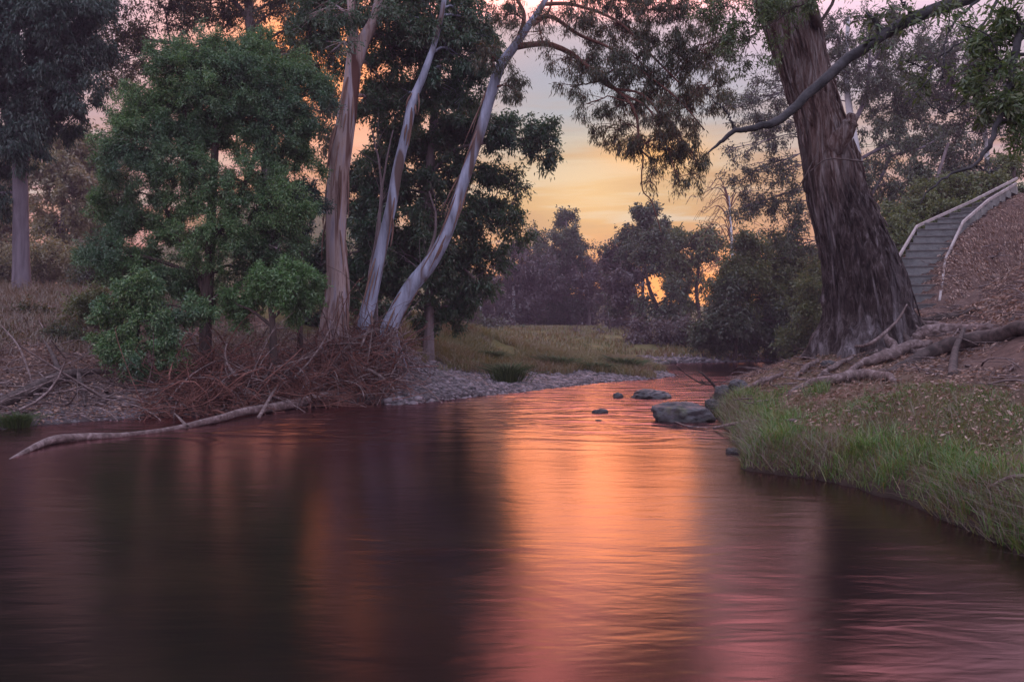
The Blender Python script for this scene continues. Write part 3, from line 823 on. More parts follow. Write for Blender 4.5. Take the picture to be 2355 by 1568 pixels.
# --- behind the big tree on the right
tree('gum_tree', 'grey-green gum with white upper limbs behind the old trunk', 'tree',
     [(2010, 640, 22), (1995, 500, 20), (1975, 380, 18), (1955, 270, 16), (1945, 170, 12), (1950, 40, 8)], 38,
     cl(38, (2000, 150, 80, 70, .8), (2070, 230, 80, 70, .8), (1930, 90, 50, 60, .7), (2040, 70, 80, 60, .8), (2040, 330, 70, 60, .8), (1770, 300, 60, 50, .55), (1720, 240, 60, 50, .6), (1800, 390, 50, 50, .6), (1760, 460, 70, 40, .55), (1810, 500, 50, 60, .6), (1690, 340, 40, 30, .3), (1720, 400, 60, 30, .4), (1700, 480, 40, 30, .4), (1780, 200, 50, 50, .5), (1960, 420, 50, 60, .7), (2060, 430, 70, 50, .8), (1830, 560, 50, 30, .6)),
     'far', 'whitebark', 7.5, .36, .8, .5, limbk=.12, bmat='greylilac', dm=1.7, spray=.8, msub=150,
     forks=[[(1960, 290, 12), (1990, 220, 8), (2000, 120, 5)], [(1950, 250, 10), (1938, 160, 6), (1925, 80, 4)], [(1970, 370, 9), (2050, 330, 6), (2075, 345, 5), (2095, 320, 3)], [(1990, 470, 10), (2030, 400, 7), (2050, 360, 5), (2120, 340, 4), (2170, 310, 3)]])
tree('gum_tree', 'hazy gum beyond the stairway with a thin pale trunk', 'tree',
     [(2272, 470, 13), (2270, 380, 12), (2262, 280, 10), (2255, 160, 7), (2250, 60, 5)], 42,
     cl(42, (2190, 200, 80, 60, .8), (2260, 130, 70, 60, .8), (2150, 320, 80, 50, .8), (2260, 280, 80, 45, .6), (2200, 400, 90, 35, .7), (2330, 200, 60, 70, .8), (2120, 130, 60, 60, .7), (2340, 310, 50, 30, .5), (2130, 250, 60, 40, .6), (2300, 370, 50, 20, .5), (2180, 100, 60, 40, .6)),
     'far', 'whitebark', 7.5, .38, .8, .4, limbk=.15, bmat='greylilac', dm=1.8, spray=.8, msub=150)
tree('gum_tree', 'slim leaning gum with a bare lower stem beyond the old trunk', 'tree',
     [(2075, 600, 11), (2120, 500, 10), (2150, 420, 8), (2180, 330, 6)], 35,
     cl(35, (2120, 420, 60, 50, .6), (2180, 350, 60, 40, .6), (2080, 480, 50, 40, .6)), 'far', 'greybark', 9, .36, .8, .4)
for i, (x, y, rx, ry, lab) in enumerate([(2050, 520, 55, 50, 'yellow-green bush between the old trunk and the stairway'), (2130, 470, 60, 40, 'bright green bush above the upper bend of the stairway'), (2230, 420, 70, 34, 'dark green bush along the top run of the stairway'), (2330, 395, 45, 24, 'small bush at the top of the stairway'), (2020, 620, 45, 60, 'shaded bush at the bank foot behind the old trunk')]):
    tree('bush', lab, 'bush', [(x, y + 90, 8), (x, y + 40, 7), (x + 2, y, 5)], 31 + .5 * i, cl(31 + .5 * i, (x, y, rx, ry), (x - 25, y + 40, rx, ry), (x + 30, y + 40, rx * .9, ry), (x, y + 75, rx * 1.1, ry * .8)), 'bush', 'darkbark', 9, .38, .9, .2, 'bushes behind the stairway')

# --- the big old tree
rows = [(-260, 1690, 1800), (-100, 1712, 1838), (0, 1738, 1866), (60, 1757, 1880), (130, 1783, 1896), (200, 1804, 1912), (250, 1822, 1925), (300, 1834, 1948), (350, 1842, 1962), (400, 1848, 1974), (450, 1856, 1992), (510, 1868, 2018), (560, 1880, 2040), (640, 1892, 2070), (720, 1894, 2092), (770, 1878, 2116)][::-1]
BD = 15.0
tp, tr = trunkpath([((l + r_) / 2, y, r_ - l) for y, l, r_ in rows], BD, 260)


def bigdisp(th, s, z):
    c, sn = np.cos(th), np.sin(th)
    base = np.clip((2.4 - z) / 1.5, 0, 1)
    upper = np.clip((z - 4.2) / 1.5, 0, 1)
    rid = 1 - np.abs(fbm(c * 2.6, sn * 2.6, z * .32, 4)) * 2
    fine = fbm(c * 9, sn * 9, z * .8, 3)
    rough = fbm(c * 7, sn * 7, z * 4, 3)
    rid2 = 1 - np.abs(fbm(c * 6.5, sn * 6.5, z * .55 + 3, 3)) * 2.4
    knob = np.clip(fbm(c * 3.2, sn * 3.2, z * 2.2 + 7, 4), -.2, 1)
    return .87 + .055 * rid2 + (.15 - .06 * upper) * rid * .6 + .06 * fine + (.07 * rough + .10 * knob) * (1 - upper) + base * (.10 * np.cos(5 * th + 1.1) + .06 * np.cos(8 * th))


bt = empty('old_gum_tree', (tp[0, 0], tp[0, 1], float(Hg(tp[0, 0], tp[0, 1]))), 'massive old gum with rough fibrous bark leaning out over the right bank', 'tree')
mb = MB(); tubes(mb, tp, tr, 180, bigdisp); mb.build('trunk', M['stringy'], bt)
# broken stub and hanging bark ribbons
mb = MB(); a = P(1948, 292, 14.6); tubes(mb, spline([P(1905, 350, 14.8), P(1940, 310, 14.5), P(1953, 285, 14.4), P(1962, 262, 14.35)], 14), np.linspace(.20, .06, 14) * (1 + .5 * rng.random(14)), 14, lambda th, s, z: 1 + .25 * fbm(np.cos(th) * 3, np.sin(th) * 3, z * 3, 3)); mb.build('broken_stub', M['stringy'], bt)
mb = MB()
for k in range(130):
    y = rng.uniform(300, 640) if k < 70 else rng.uniform(-20, 300)
    i = int(np.argmin(np.abs(tp[:, 2] - (CH + (HY - y) / F * BD))))
    ang = rng.uniform(-np.pi, 0)
    dv = np.array([math.cos(ang), math.sin(ang), 0])
    p0 = tp[i] + dv * tr[i] * rng.uniform(.98, 1.05)
    ln = rng.uniform(.25, 1.1)
    j = max(0, i - int(ln / 9.5 * 260))
    p1 = tp[j] + dv * tr[j] * rng.uniform(.98, 1.1)
    pa = spline([p0, (p0 + p1) / 2 + dv * rng.uniform(.0, .05), p1], 6)
    tubes(mb, pa, np.array([.012, .022, .026, .024, .018, .006]) * rng.uniform(.5, 1.2), 4)
mb.build('bark_ribbons', M['stringy'], bt)
# horizontal dead stick caught in the bark
mb = MB(); tubes(mb, spline([P(1862, 395, 14.2), P(1905, 366, 14.1), P(1985, 372, 14.2)], 8), np.linspace(.01, .018, 8), 5); tubes(mb, spline([P(1790, 470, 14.3), P(1830, 440, 14.3), P(1880, 350, 14.4)], 8), np.linspace(.007, .012, 8), 5); mb.build('dead_twigs', M['darkdead'], bt)
ml, mbr = MB(), MB()
big_cl = cl(13.2, (1690, 60, 60, 50, .5), (1740, 20, 60, 40, .6), (1700, 130, 50, 36, .4), (1800, 20, 40, 50, .4), (1775, 120, 26, 50, .35), (1640, 20, 50, 36, .5), (1850, 10, 60, 30, .4)) + cl(15, (1750, -160, 160, 70), (1900, -170, 140, 80), (1620, -120, 120, 70), (2000, -90, 120, 70, .7))
s = spline(np.array([[*P(1880, 60, 14.6), .10], [*P(1850, 5, 13.8), .06], [*P(1800, 35, 13.2), .03], [*P(1765, 62, 13), .02], [*P(1730, 60, 13), .012]]), 20)
tubes(mbr, s[:, :3], s[:, 3], 6)
crown(ml, mbr, big_cl, 10, .3, .75, .55, np.vstack([tp, s[:, :3]]), np.concatenate([tr * .3, s[:, 3]]), limbk=.2, dm=1.3)
mbr.build('branches', M['darkbark'], bt)
ml.build('crown', M['near'], bt)
# roots spreading over the bank
for k in range(26):
    th = rng.uniform(-2.9, .55) if k < 20 else rng.uniform(.5, 1.4)
    r0, r1 = .85, rng.uniform(1.8, 4.2)
    t = np.linspace(0, 1, 30)
    rr = r0 + (r1 - r0) * t
    an = th + np.cumsum(rng.normal(size=30)) * .05 - .25 * t * (th + 1.2)
    px, py = tp[12, 0] + rr * np.cos(an), tp[12, 1] + rr * np.sin(an) * .9
    R0 = rng.uniform(.035, .085)
    pz = Hg(px, py) + R0 * (.28 - 1.35 * t ** 1.6) + .05 * fbm(t * 7, k * 3.1, 0, 3)
    pz[:4] += np.array([.22, .12, .06, .02])
    mb = MB(); tubes(mb, np.stack([px, py, pz], 1), R0 * (1 - .8 * t) * (1 + .25 * fbm(t * 6, k, 0, 3)), 8, lambda th_, s_, z_: 1 + .35 * fbm(np.cos(th_) * 2 + k, np.sin(th_) * 2, s_ * 7, 3))
    mb.build('root', M[('dead', 'darkdead', 'darkbark', 'darkdead')[k % 4]], bt)
# --- tree leaning in from outside the frame on the right
nl, nb, nt_ = MB(), MB(), MB()
ob = np.array([7.0, 7.6, 0]); ob[2] = H1(ob[0], ob[1])
ot = empty('overhanging_tree', ob, 'broad-leaved tree reaching in at the top right with a long bare bough', 'tree')
tpo = spline([ob + [0, 0, -.3], ob + [-.1, -.1, 1.5], ob + [-.5, -.1, 3.2], ob + [-1.2, -.2, 4.6]], 30)
tubes(nt_, tpo, np.linspace(.22, .11, 30), 12, lambda th, s, z: 1 + .12 * fbm(np.cos(th) * 2, np.sin(th) * 2, z, 3))
nt_.build('trunk', M['darkbark'], ot)
b1 = np.array([[*tpo[-4], .11], [*P(2500, -60, 7.3), .085], [*P(2330, -40, 7.3), .07], [*P(2200, 5, 7.2), .06], [*P(2060, 62, 7.1), .052], [*P(1960, 132, 7.0), .046], [*P(1870, 205, 6.9), .042], [*P(1800, 272, 6.8), .036], [*P(1745, 292, 6.7), .030], [*P(1690, 302, 6.7), .022], [*P(1658, 325, 6.7), .016], [*P(1628, 352, 6.7), .006]])
b2 = np.array([[*tpo[-10], .07], [*P(2480, 60, 6.4), .04], [*P(2360, 60, 6.2), .034], [*P(2322, 190, 6.1), .028], [*P(2290, 300, 6.0), .022], [*P(2262, 350, 6), .017], [*P(2240, 378, 6), .013], [*P(2190, 400, 6), .010], [*P(2150, 425, 6), .008], [*P(2115, 468, 6), .004]])
subs = [[*b1[3]], ]
twl = [b1, b2,
       np.array([[*P(2300, -30, 7.2), .02], [*P(2280, 30, 7.1), .014], [*P(2240, 80, 7.0), .011], [*P(2160, 130, 7.0), .008], [*P(2130, 190, 6.9), .006], [*P(2080, 240, 6.9), .003]]),
       np.array([[*P(2330, 120, 6.1), .012], [*P(2250, 200, 6.3), .009], [*P(2180, 260, 6.4), .007], [*P(2120, 230, 6.4), .004]]),
       np.array([[*P(1690, 302, 6.7), .012], [*P(1672, 262, 6.7), .008], [*P(1648, 240, 6.6), .006], [*P(1618, 200, 6.6), .004]]),
       np.array([[*P(2240, 378, 6), .008], [*P(2270, 395, 6), .006], [*P(2300, 385, 6), .003]]),
       np.array([[*P(2260, -10, 7.2), .014], [*P(2180, 70, 7.0), .010], [*P(2170, 160, 6.9), .007], [*P(2150, 200, 6.9), .005]]),
       np.array([[*P(2100, 42, 7.1), .012], [*P(2060, -20, 7.1), .008]])]
bp_all, br_all = [], []
for b in twl:
    s = spline(b, 40)
    s[2:-1, :3] += rng.normal(size=(37, 3)) * .008
    tubes(nb, s[:, :3], s[:, 3], 8 if b is b1 else 6, lambda th, ss, z: 1 + .12 * fbm(np.cos(th) * 2, np.sin(th) * 2, z * 5 + ss * 20, 3))
    bp_all.append(s[:, :3]); br_all.append(s[:, 3])
near_cl = cl(6.2, (2300, 90, 60, 60, .8), (2240, 150, 50, 50, .6), (2330, 200, 50, 60, .8), (2300, 260, 50, 50, .7), (2320, 20, 50, 40, .7), (2260, 210, 40, 40, .6), (2350, 300, 30, 50, .5), (2400, 150, 60, 120, .6), (2210, 60, 36, 26, .4)) + cl(7, (2080, 40, 40, 26, .45), (2010, 90, 26, 22, .3), (2180, 20, 50, 22, .4), (2120, 200, 40, 34, .35), (2090, 150, 30, 20, .25), (1990, 30, 50, 24, .4))
crown(nl, nb, near_cl, 19, .26, .30, .25, np.vstack(bp_all), np.concatenate(br_all), msub=300, spray=1.2, limbk=.4, dm=1.15)
nb.build('branches', M['bough'], ot)
nl.build('crown', M['near'], ot)


# ------------------------------------------------------------------ stairway
def box(mb, p, q, w, h, up=np.array([0, 0, 1.0])):
    """beam from p to q with width w and height h (top at p, q)"""
    d = unit(q - p)
    s = unit(np.cross(d, up)) * w / 2
    v = []
    for e in (p, q):
        for sg, z in ((-1, 0), (1, 0), (1, -h), (-1, -h)):
            v.append(e + s * sg + np.array([0, 0, z]))
    mb.add(v, [(0, 1, 2, 3), (4, 7, 6, 5), (0, 4, 5, 1), (1, 5, 6, 2), (2, 6, 7, 3), (3, 7, 4, 0)])


NS = 19
l, r_ = rails(NS + 1)
sw = empty('stairway', (l[0] + r_[0]) / 2 - [0, 0, .3], 'grey stairway with pale timber edges climbing the bank behind the old gum', 'stairs')
for i in range(NS):
    z1 = (l[i, 2] + r_[i, 2]) / 2 - .04
    z0 = (l[i, 2] + r_[i, 2]) / 2 - .30
    a, b, c, d = (l[i] * .96 + r_[i] * .04), (r_[i] * .96 + l[i] * .04), (r_[i + 1] * .96 + l[i + 1] * .04), (l[i + 1] * .96 + r_[i + 1] * .04)
    k1 = c + (c - b) * .12
    k2 = d + (d - a) * .12
    top = [np.array([e[0], e[1], z1]) for e in (a, b, k1, k2)]
    bot = [np.array([e[0], e[1], z0]) for e in (a, b, k1, k2)]
    mb = MB()
    mb.add(top + bot, [(0, 1, 2, 3), (4, 7, 6, 5), (0, 4, 5, 1), (1, 5, 6, 2), (2, 6, 7, 3), (3, 7, 4, 0)])
    so_ = mb.build('step', M['concrete'], sw, smooth=False)
    mb = MB()
    up = np.array([0, 0, .012])
    box(mb, np.array([a[0], a[1], z1]) + up - (d - a) * .06, np.array([b[0], b[1], z1]) + up - (c - b) * .03, .025, .03)
    no_ = mb.build('nosing', M['nosing'], sw, smooth=False)
    no_.parent = so_
for side, pts, wd in (('edge_rail', RL, .055), ('edge_rail', RR, .055)):
    for i in range(len(pts) - 1):
        mb = MB()
        up = np.array([0, 0, .03])
        box(mb, pts[i] + up, pts[i + 1] + up, wd, .075)
        mb.build('edge_rail', M['rail'], sw, smooth=False)

# ------------------------------------------------------------------ logs, sticks, rocks
def log(name, label, pts, radii, mat, cat='log', group=None, k=12, twl=(), jit=.02, lift=0.0, n=46):
    """pts: world points"""
    p = np.array(pts)
    s = spline(np.hstack([p, np.array(radii)[:, None]]), n)
    tt_ = np.linspace(0, 7, n)
    s[1:-1, :3] += (np.stack([fbm(tt_, a_ * 7.7 + rng.random() * 50, 0, 3) for a_ in range(3)], 1) * jit * 5 * np.mean(radii))[1:-1]
    sd = rng.random() * 40
    root = empty(name, p[len(p) // 2], label, cat, group) if twl else None
    mb = MB()
    tubes(mb, s[:, :3], np.maximum(s[:, 3], .003), k, lambda th, ss, z: 1 + .22 * fbm(np.cos(th) * 1.4 + sd, np.sin(th) * 1.4, ss * 3, 3) + .30 * fbm(np.cos(th) * 4.5, np.sin(th) * 4.5 + sd, ss * 3.5, 3), cap=True)
    if not twl:
        return tag(mb.build(name, M[mat], origin=p[len(p) // 2]), label, cat, group)
    mb.build('log_body' if cat == 'log' else 'main_stem', M[mat], root)
    for t in twl:
        mb = MB()
        tp_ = spline(np.array(t), 12)
        tubes(mb, tp_[:, :3], np.maximum(tp_[:, 3], .003), 6)
        mb.build('side_branch', M[mat], root)
    return root


W_ = lambda x, y, up=.0: G(x, y) + np.array([0, 0, up])
log('fallen_log', 'long pale crooked log lying half sunk along the water below the twig tangle',
    [W_(20, 1056, -.02), W_(110, 1024, .05), W_(190, 1012, .03), W_(280, 1004, .02), W_(400, 988, .03), W_(500, 972, .06), W_(560, 958, .08), W_(650, 944, .08), W_(705, 935, .10), W_(775, 922, .14)],
    [.02, .055, .065, .05, .05, .065, .08, .10, .11, .08], 'dead', twl=[[[*W_(430, 985, .03), .03], [*W_(412, 972, .08), .02], [*W_(400, 962, .1), .008]], [[*W_(710, 924, .1), .06], [*(W_(700, 915, .1) + [0, .1, .35]), .04], [*(W_(690, 912, .1) + [-.2, .2, .6]), .012]]], jit=.12)
log('fallen_log', 'dark rotting log with forked end lying on the bank at the left photo edge',
    [W_(-20, 950, .1), W_(70, 915, .14), W_(140, 885, .16), W_(200, 872, .14), W_(262, 868, .1)], [.09, .10, .09, .07, .03], 'darkdead',
    twl=[[[*W_(140, 885, .16), .06], [*(W_(120, 850, .3)), .04], [*(W_(100, 815, .3)), .015]], [[*W_(180, 880, .16), .05], [*(W_(190, 905, .1)), .04], [*(W_(196, 940, .05)), .02]]])
log('bank_stick', 'pale straight stick leaning up from the left bank debris', [W_(82, 908, .05), W_(45, 850, .4), W_(4, 805, .5)], [.02, .02, .012], 'dead', 'stick', k=6)
log('bank_stick', 'short thin stick standing on the slope near the grey gum', [W_(120, 795, .0), W_(104, 775, .12), W_(90, 758, .2)], [.02, .016, .01], 'dead', 'stick', k=6)
log('bank_stick', 'pale stick sloping from the twig tangle to the half-sunk log', [W_(595, 968, .06), W_(640, 918, .3), W_(700, 880, .6)], [.035, .03, .015], 'dead', 'stick', k=7)
log('bank_stick', 'thin grey stick leaning above the half-sunk log end', [W_(838, 925, .03), W_(810, 870, .5), W_(785, 800, 1.0)], [.03, .026, .012], 'dead', 'stick', k=7)
log('bank_stick', 'grey stick fallen across the foot of the slim gums', [W_(815, 850, .1), W_(850, 780, .3), W_(885, 725, .4)], [.03, .03, .02], 'dead', 'stick', k=7)
# exposed roots under the leaning gum belong to it: find it by label
lean = [o for o in COL.objects if o.get('label', '').startswith('leaning blue-grey')][0]
for k in range(16):
    x0 = rng.uniform(868, 925); x1 = x0 + rng.normal() * 26 + (8 if x0 > 900 else -6); yb = rng.uniform(850, 945)
    d1 = np.interp(yb, [850, 945], [18.9, 17.75])
    pa = spline([P(x0 * .5 + 448, 772 - rng.uniform(0, 18), 19.6), P(x0, 800, 19.2), P((x0 + x1) / 2 + rng.normal() * 8, (800 + yb) / 2, (19.1 + d1) / 2), P(x1, yb, d1)], 22) + rng.normal(size=(22, 3)) * .012
    R0 = rng.uniform(.018, .05)
    mb = MB(); tubes(mb, pa, np.linspace(R0, R0 * .4, 22), 6, lambda th, s_, z: 1 + .25 * fbm(np.cos(th) * 2 + k, np.sin(th) * 2, s_ * 8, 3)); mb.build('root', M[('dead', 'greybark', 'dead', 'greylilac')[k % 4]], lean)

# right bank wood
log('fallen_log', 'long dark weathered log above the grass with a shadowed hollow beneath', [W_(2040, 858, .0), W_(2130, 826, .08), W_(2210, 805, .10), W_(2290, 786, .1), W_(2400, 768, .1)], [.04, .11, .13, .11, .09], 'darkdead', k=18, jit=.2, n=70)
log('fallen_log', 'thick grey log end resting against the foot of the old gum', [W_(2080, 785, .0), W_(2130, 775, .06), W_(2200, 765, .06), W_(2280, 762, .04)], [.05, .12, .10, .04], 'dead', k=18, jit=.2, n=70)
log('fallen_log', 'low twisted pale log between the grass and the gum roots', [W_(1810, 905, .02), W_(1860, 890, .06), W_(1920, 884, .08), W_(1985, 872, .08), W_(2035, 876, .06), W_(2060, 880, .02)], [.03, .06, .08, .08, .06, .03], 'dead', k=10, jit=.2)
log('fallen_log', 'short reddish split log on the slope below the old gum', [W_(1975, 850, .05), W_(2040, 832, .1), W_(2090, 812, .1), W_(2140, 800, .08)], [.05, .1, .1, .05], 'dead', k=10, jit=.2)
log('bank_stick', 'smooth stick propped against the base of the old gum', [W_(1935, 800, .03) + [0, -.3, 0], P(2000, 790, 13.6), P(2060, 740, 13.9), P(2085, 700, 14.1)], [.02, .03, .025, .012], 'dead', 'stick', k=7)
log('bank_stick', 'short upright stump stick in the dark hollow', [W_(2188, 865, .0), W_(2195, 835, .15), W_(2215, 800, .3)], [.06, .05, .04], 'darkdead', 'stick', k=8)
log('bank_stick', 'thin pale stick on the leaf-littered slope below the stairway', [W_(2180, 790, .02), W_(2200, 770, .06), W_(2212, 750, .08)], [.015, .015, .008], 'dead', 'stick', k=6)
log('bank_stick', 'slim driftwood pole lying where the grass meets the rocks', [W_(1640, 988, .03), W_(1720, 978, .05), W_(1830, 976, .05)], [.02, .025, .02], 'dead', 'stick', k=7)
log('bank_stick', 'thin stick floating off the rocks in the shallows', [W_(1552, 972, .02), W_(1580, 982, .02), W_(1625, 988, .03)], [.008, .015, .012], 'dead', 'stick', k=6)
log('bank_stick', 'pale stick poking from the grass at the right photo edge', [W_(2275, 1140, .06), W_(2320, 1130, .1), W_(2380, 1130, .12)], [.012, .016, .018], 'dead', 'stick', k=7)
for i, (x0, y0, x1, y1, lab) in enumerate([(1700, 905, 1800, 868, 'weathered root piece on the point beside the dark rocks'), (1880, 872, 1960, 830, 'grey split branch on the slope under the old gum'), (1930, 882, 1990, 838, 'bleached splinter branch beside the twisted pale log'), (1830, 870, 1880, 838, 'dull grey branch lying below the gum roots')]):
    log('broken_branch', lab, [W_(x0, y0, .03), W_((x0 + x1) / 2, (y0 + y1) / 2, .08), W_(x1, y1, .06)], [.03, .05, .03], 'dead', 'branch', 'broken branches on the right bank', k=8, jit=.2)
# snag in the water
sn = W_(1660, 905, .1)
log('dead_branch', 'bare dark forked branch sticking out of the water by the rocks', [sn, P(1648, 892, sn[1] - .1), P(1625, 868, sn[1] - .3), P(1604, 852, sn[1] - .5)], [.035, .03, .022, .010], 'darkdead', 'branch', k=7, jit=.1,
    twl=[[[*P(1640, 885, sn[1] - .15), .02], [*P(1610, 880, sn[1] - .2), .014], [*P(1580, 862, sn[1] - .4), .010], [*P(1552, 838, sn[1] - .6), .004]], [[*P(1620, 883, sn[1] - .2), .012], [*P(1612, 872, sn[1] - .3), .006]], [[*P(1580, 862, sn[1] - .4), .009], [*P(1560, 866, sn[1] - .4), .007], [*P(1540, 845, sn[1] - .5), .003]], [[*P(1565, 850, sn[1] - .5), .008], [*P(1548, 848, sn[1] - .6), .003]]])


def ico(sub):
    import bmesh
    bm = bmesh.new()
    bmesh.ops.create_icosphere(bm, subdivisions=sub, radius=1)
    v = np.array([x.co[:] for x in bm.verts])
    f = np.array([[x.index for x in fc.verts] for fc in bm.faces])
    bm.free()
    return v, f


I4, I2, I1 = ico(5), ico(2), ico(1)


def rock(label, c, size, sd):
    v, f = I4
    n = 1 + .42 * fbm(v[:, 0] * 1.1 + sd, v[:, 1] * 1.1, v[:, 2] * 1.1, 4)
    cell = np.abs(fbm(v[:, 0] * 2.3 + sd, v[:, 1] * 2.3, v[:, 2] * 2.3, 3))
    w = v * (n - .45 * cell + .08 * fbm(v[:, 0] * 6 + sd, v[:, 1] * 6, v[:, 2] * 6, 3))[:, None]
    w[:, 2] = np.where(w[:, 2] > .55, .55 + (w[:, 2] - .55) * .45, w[:, 2])
    mb = MB(); mb.add(w * np.array(size) + c, t=f)
    return tag(mb.build('river_rock', M['rock'], origin=c), label, 'rock', 'rocks in and beside the river')


def rk(lab, x, y, w, h, sd, dz=0.0):
    c = G(x, y)
    k = c[1] / F
    rock(lab, c + [0, w * k * .3, dz], (w * k / 2, w * k * .42, h * k), sd)


rk('big dark lichen-covered boulder at the tip of the right bank', 1582, 970, 165, 52, 3.0)
rk('long low rock standing alone in the middle of the stream', 1497, 917, 96, 27, 8.2)
rk('small pointed rock beside the long low midstream rock', 1421, 915, 22, 15, 12.0)
rk('small dark rock breaking the riffle nearest the bright reflection', 1382, 950, 38, 13, 17.5)
rk('rounded rock at the water edge above the big boulder', 1668, 912, 44, 36, 21.0)
rk('dark rock just behind the rounded one on the point', 1702, 893, 50, 26, 26.3)
rk('fist-sized rock under the grass overhang by the shallows', 1690, 1042, 34, 16, 31.0)
rk('tiny flat stone showing downstream of the riffle rock', 1376, 968, 18, 4, 35.0)
rk('squat boulder wedged behind the old gum by the stairway foot', 2125, 745, 60, 34, 40.2, -.1)
rk('angular grey stone on the slope under the old gum', 1910, 842, 44, 20, 44.4)
rk('flat wet rock beside the big lichen boulder', 1648, 935, 50, 22, 48.0)


# ------------------------------------------------------------------ scattered ground cover
def scatter(n, xr, yr, test, logy=True):
    xs, ys = [], []
    tot = 0
    for _ in range(60):
        m = max(20000, n)
        y = np.exp(rng.uniform(math.log(yr[0]), math.log(yr[1]), m)) if logy else rng.uniform(*yr, m)
        x = rng.uniform(*xr, m)
        k = test(x, y)
        xs.append(x[k]); ys.append(y[k])
        tot += k.sum()
        if tot >= n:
            break
    x, y = np.concatenate(xs)[:n], np.concatenate(ys)[:n]
    return np.stack([x, y, Hg(x, y)], 1)


def blades(name, mat, pts, hgt, wid, lean=.35, bend=.5):
    n = len(pts)
    h = hgt * rng.uniform(.45, 1.2, n)
    d = unit(np.stack([rng.normal(size=n), rng.normal(size=n), np.zeros(n)], 1))
    s = unit(np.stack([rng.normal(size=n), rng.normal(size=n) * .5, np.zeros(n)], 1))
    up = np.array([0, 0, 1.0])
    w = (wid * rng.uniform(.6, 1.3, n))[:, None]
    le = (lean * rng.uniform(.1, 1.3, n) * h)[:, None]
    b = pts - [0, 0, .02]
    m = b + up * h[:, None] * .6 + d * le * .45
    t = b + up * (h * rng.uniform(.75, 1.0, n))[:, None] + d * le * (1 + bend)
    v = np.stack([b - s * w / 2, b + s * w / 2, m + s * w * .4, m - s * w * .4, t], 1).reshape(-1, 3)
    i = np.arange(n)[:, None] * 5
    mb = MB()
    mb.add(v, i + np.array([0, 1, 2, 3]), i + np.array([3, 2, 4]))
    return tag(mb.build(name, M[mat]), kind='stuff')


def t_right(x, y):
    ds, d, ins = fields(x, y)
    lim = np.interp(y, [2, 8, 10, 12, 14], [4.5, 3.0, 2.0, 1.0, .2])
    nn = fbm(x * 1.1, y * 1.1, 7, 3)
    fine = vn(x * 4.5, y * 4.5, 3)
    return ~ins & (ds['R'] == d) & (ds['R'] < lim + nn * .5) & (fine > .34 + .55 * np.clip(nn * 2.2, -.3, .9) - .25 * (ds['R'] < .45)) & (y < 16.5)


gp = scatter(50000, (2.3, 9), (2.6, 16.5), t_right)
tag(blades('grass', 'grassg', gp, .105, .0075, .7), 'short green grass covering the right bank above the pool')
ep = scatter(3600, (2.3, 6), (2.6, 15), lambda x, y: (lambda f: ~f[2] & (f[0]['R'] == f[1]) & (f[1] < .4))(fields(x, y)))
tag(blades('edge_grass', 'grassg', ep, .22, .008, 1.2, .9), 'longer grass drooping over the water edge of the right bank')
tc_ = scatter(150, (2.3, 8), (3, 14.5), lambda x, y: (lambda f: ~f[2] & (f[0]['R'] == f[1]) & ((f[1] < .55) | ((f[1] < np.interp(y, [3, 8, 10, 13], [4, 2.9, 2.2, .9])) & (vn(x * 1.3, y * 1.3, 9) > .60))))(fields(x, y)))
nb_ = 70
off = rng.normal(size=(len(tc_), nb_, 2)) * rng.uniform(.04, .11, (len(tc_), 1, 1))
tx, ty = (tc_[:, None, 0] + off[..., 0]).ravel(), (tc_[:, None, 1] + off[..., 1]).ravel()
tz = Hg(tx, ty)
k_ = tz > 0
dp = scatter(2600, (2.3, 6), (2.6, 15), lambda x, y: (lambda f: ~f[2] & (f[0]['R'] == f[1]) & (f[1] < .3) & (vn(x * 2, y * 2, 4) > .4))(fields(x, y)))
tag(blades('dead_edge_grass', 'grassb', dp, .26, .007, 1.4, 1.2), 'dead brown grass hanging over the undercut edge of the right bank')
tag(blades('grass_tufts', 'tuftg', np.stack([tx, ty, tz], 1)[k_], .24, .007, .75, .7), 'bright green tufts standing out of the short grass on the right bank')
sp = scatter(1500, (2.3, 8), (2.6, 15), lambda x, y: (lambda f: ~f[2] & (f[0]['R'] == f[1]) & (f[1] < 2.0))(fields(x, y)))
tag(blades('dry_stems', 'grassb', sp, .26, .005, .8, .5), 'thin dry stems among the grass of the right bank')


def t_mead(x, y):
    ds, d, ins = fields(x, y)
    gw = np.interp(x, [-3, 0, 3, 6], [3.4, 2.3, 1.1, .4])
    nn = fbm(x * .7, y * .7, 4, 4)
    return ~ins & (np.minimum(ds['M'], ds['F'] + 2) < np.minimum(ds['L'], ds['R'])) & (d > gw + nn * 1.4) & (vn(x * 1.7, y * 1.7, 2) > .2)


mp_ = scatter(60000, (-4.5, 9), (19, 41.5), t_mead)
tag(blades('meadow_grass', 'grassd', mp_, .36, .016, .7), 'tall yellow-green grass on the low point inside the river bend')
fp_ = scatter(24000, (-20, 30), (43.5, 70), lambda x, y: ~inside(x, y) & (vn(x * .6, y * .6, 2) > .3))
tag(blades('far_grass', 'grassd', fp_, .35, .05, .5), 'pale grass of the far flat beyond the river bend')


def t_left(x, y):
    ds, d, ins = fields(x, y)
    return ~ins & (ds['L'] < ds['M']) & (d > 3.5) & (vn(x * .9, y * .9, 5) > .3)


lp = scatter(38000, (-24, -4.5), (15, 34), t_left)
tag(blades('dry_grass', 'grassb', lp, .30, .018, .6), 'dry brown grass on the upper left bank')
lp2 = scatter(14000, (-30, -4.5), (24, 40), t_left)
tag(blades('tall_grass', 'grassb', lp2, .55, .018, .6), 'tall pale grass in the mist behind the left bank')


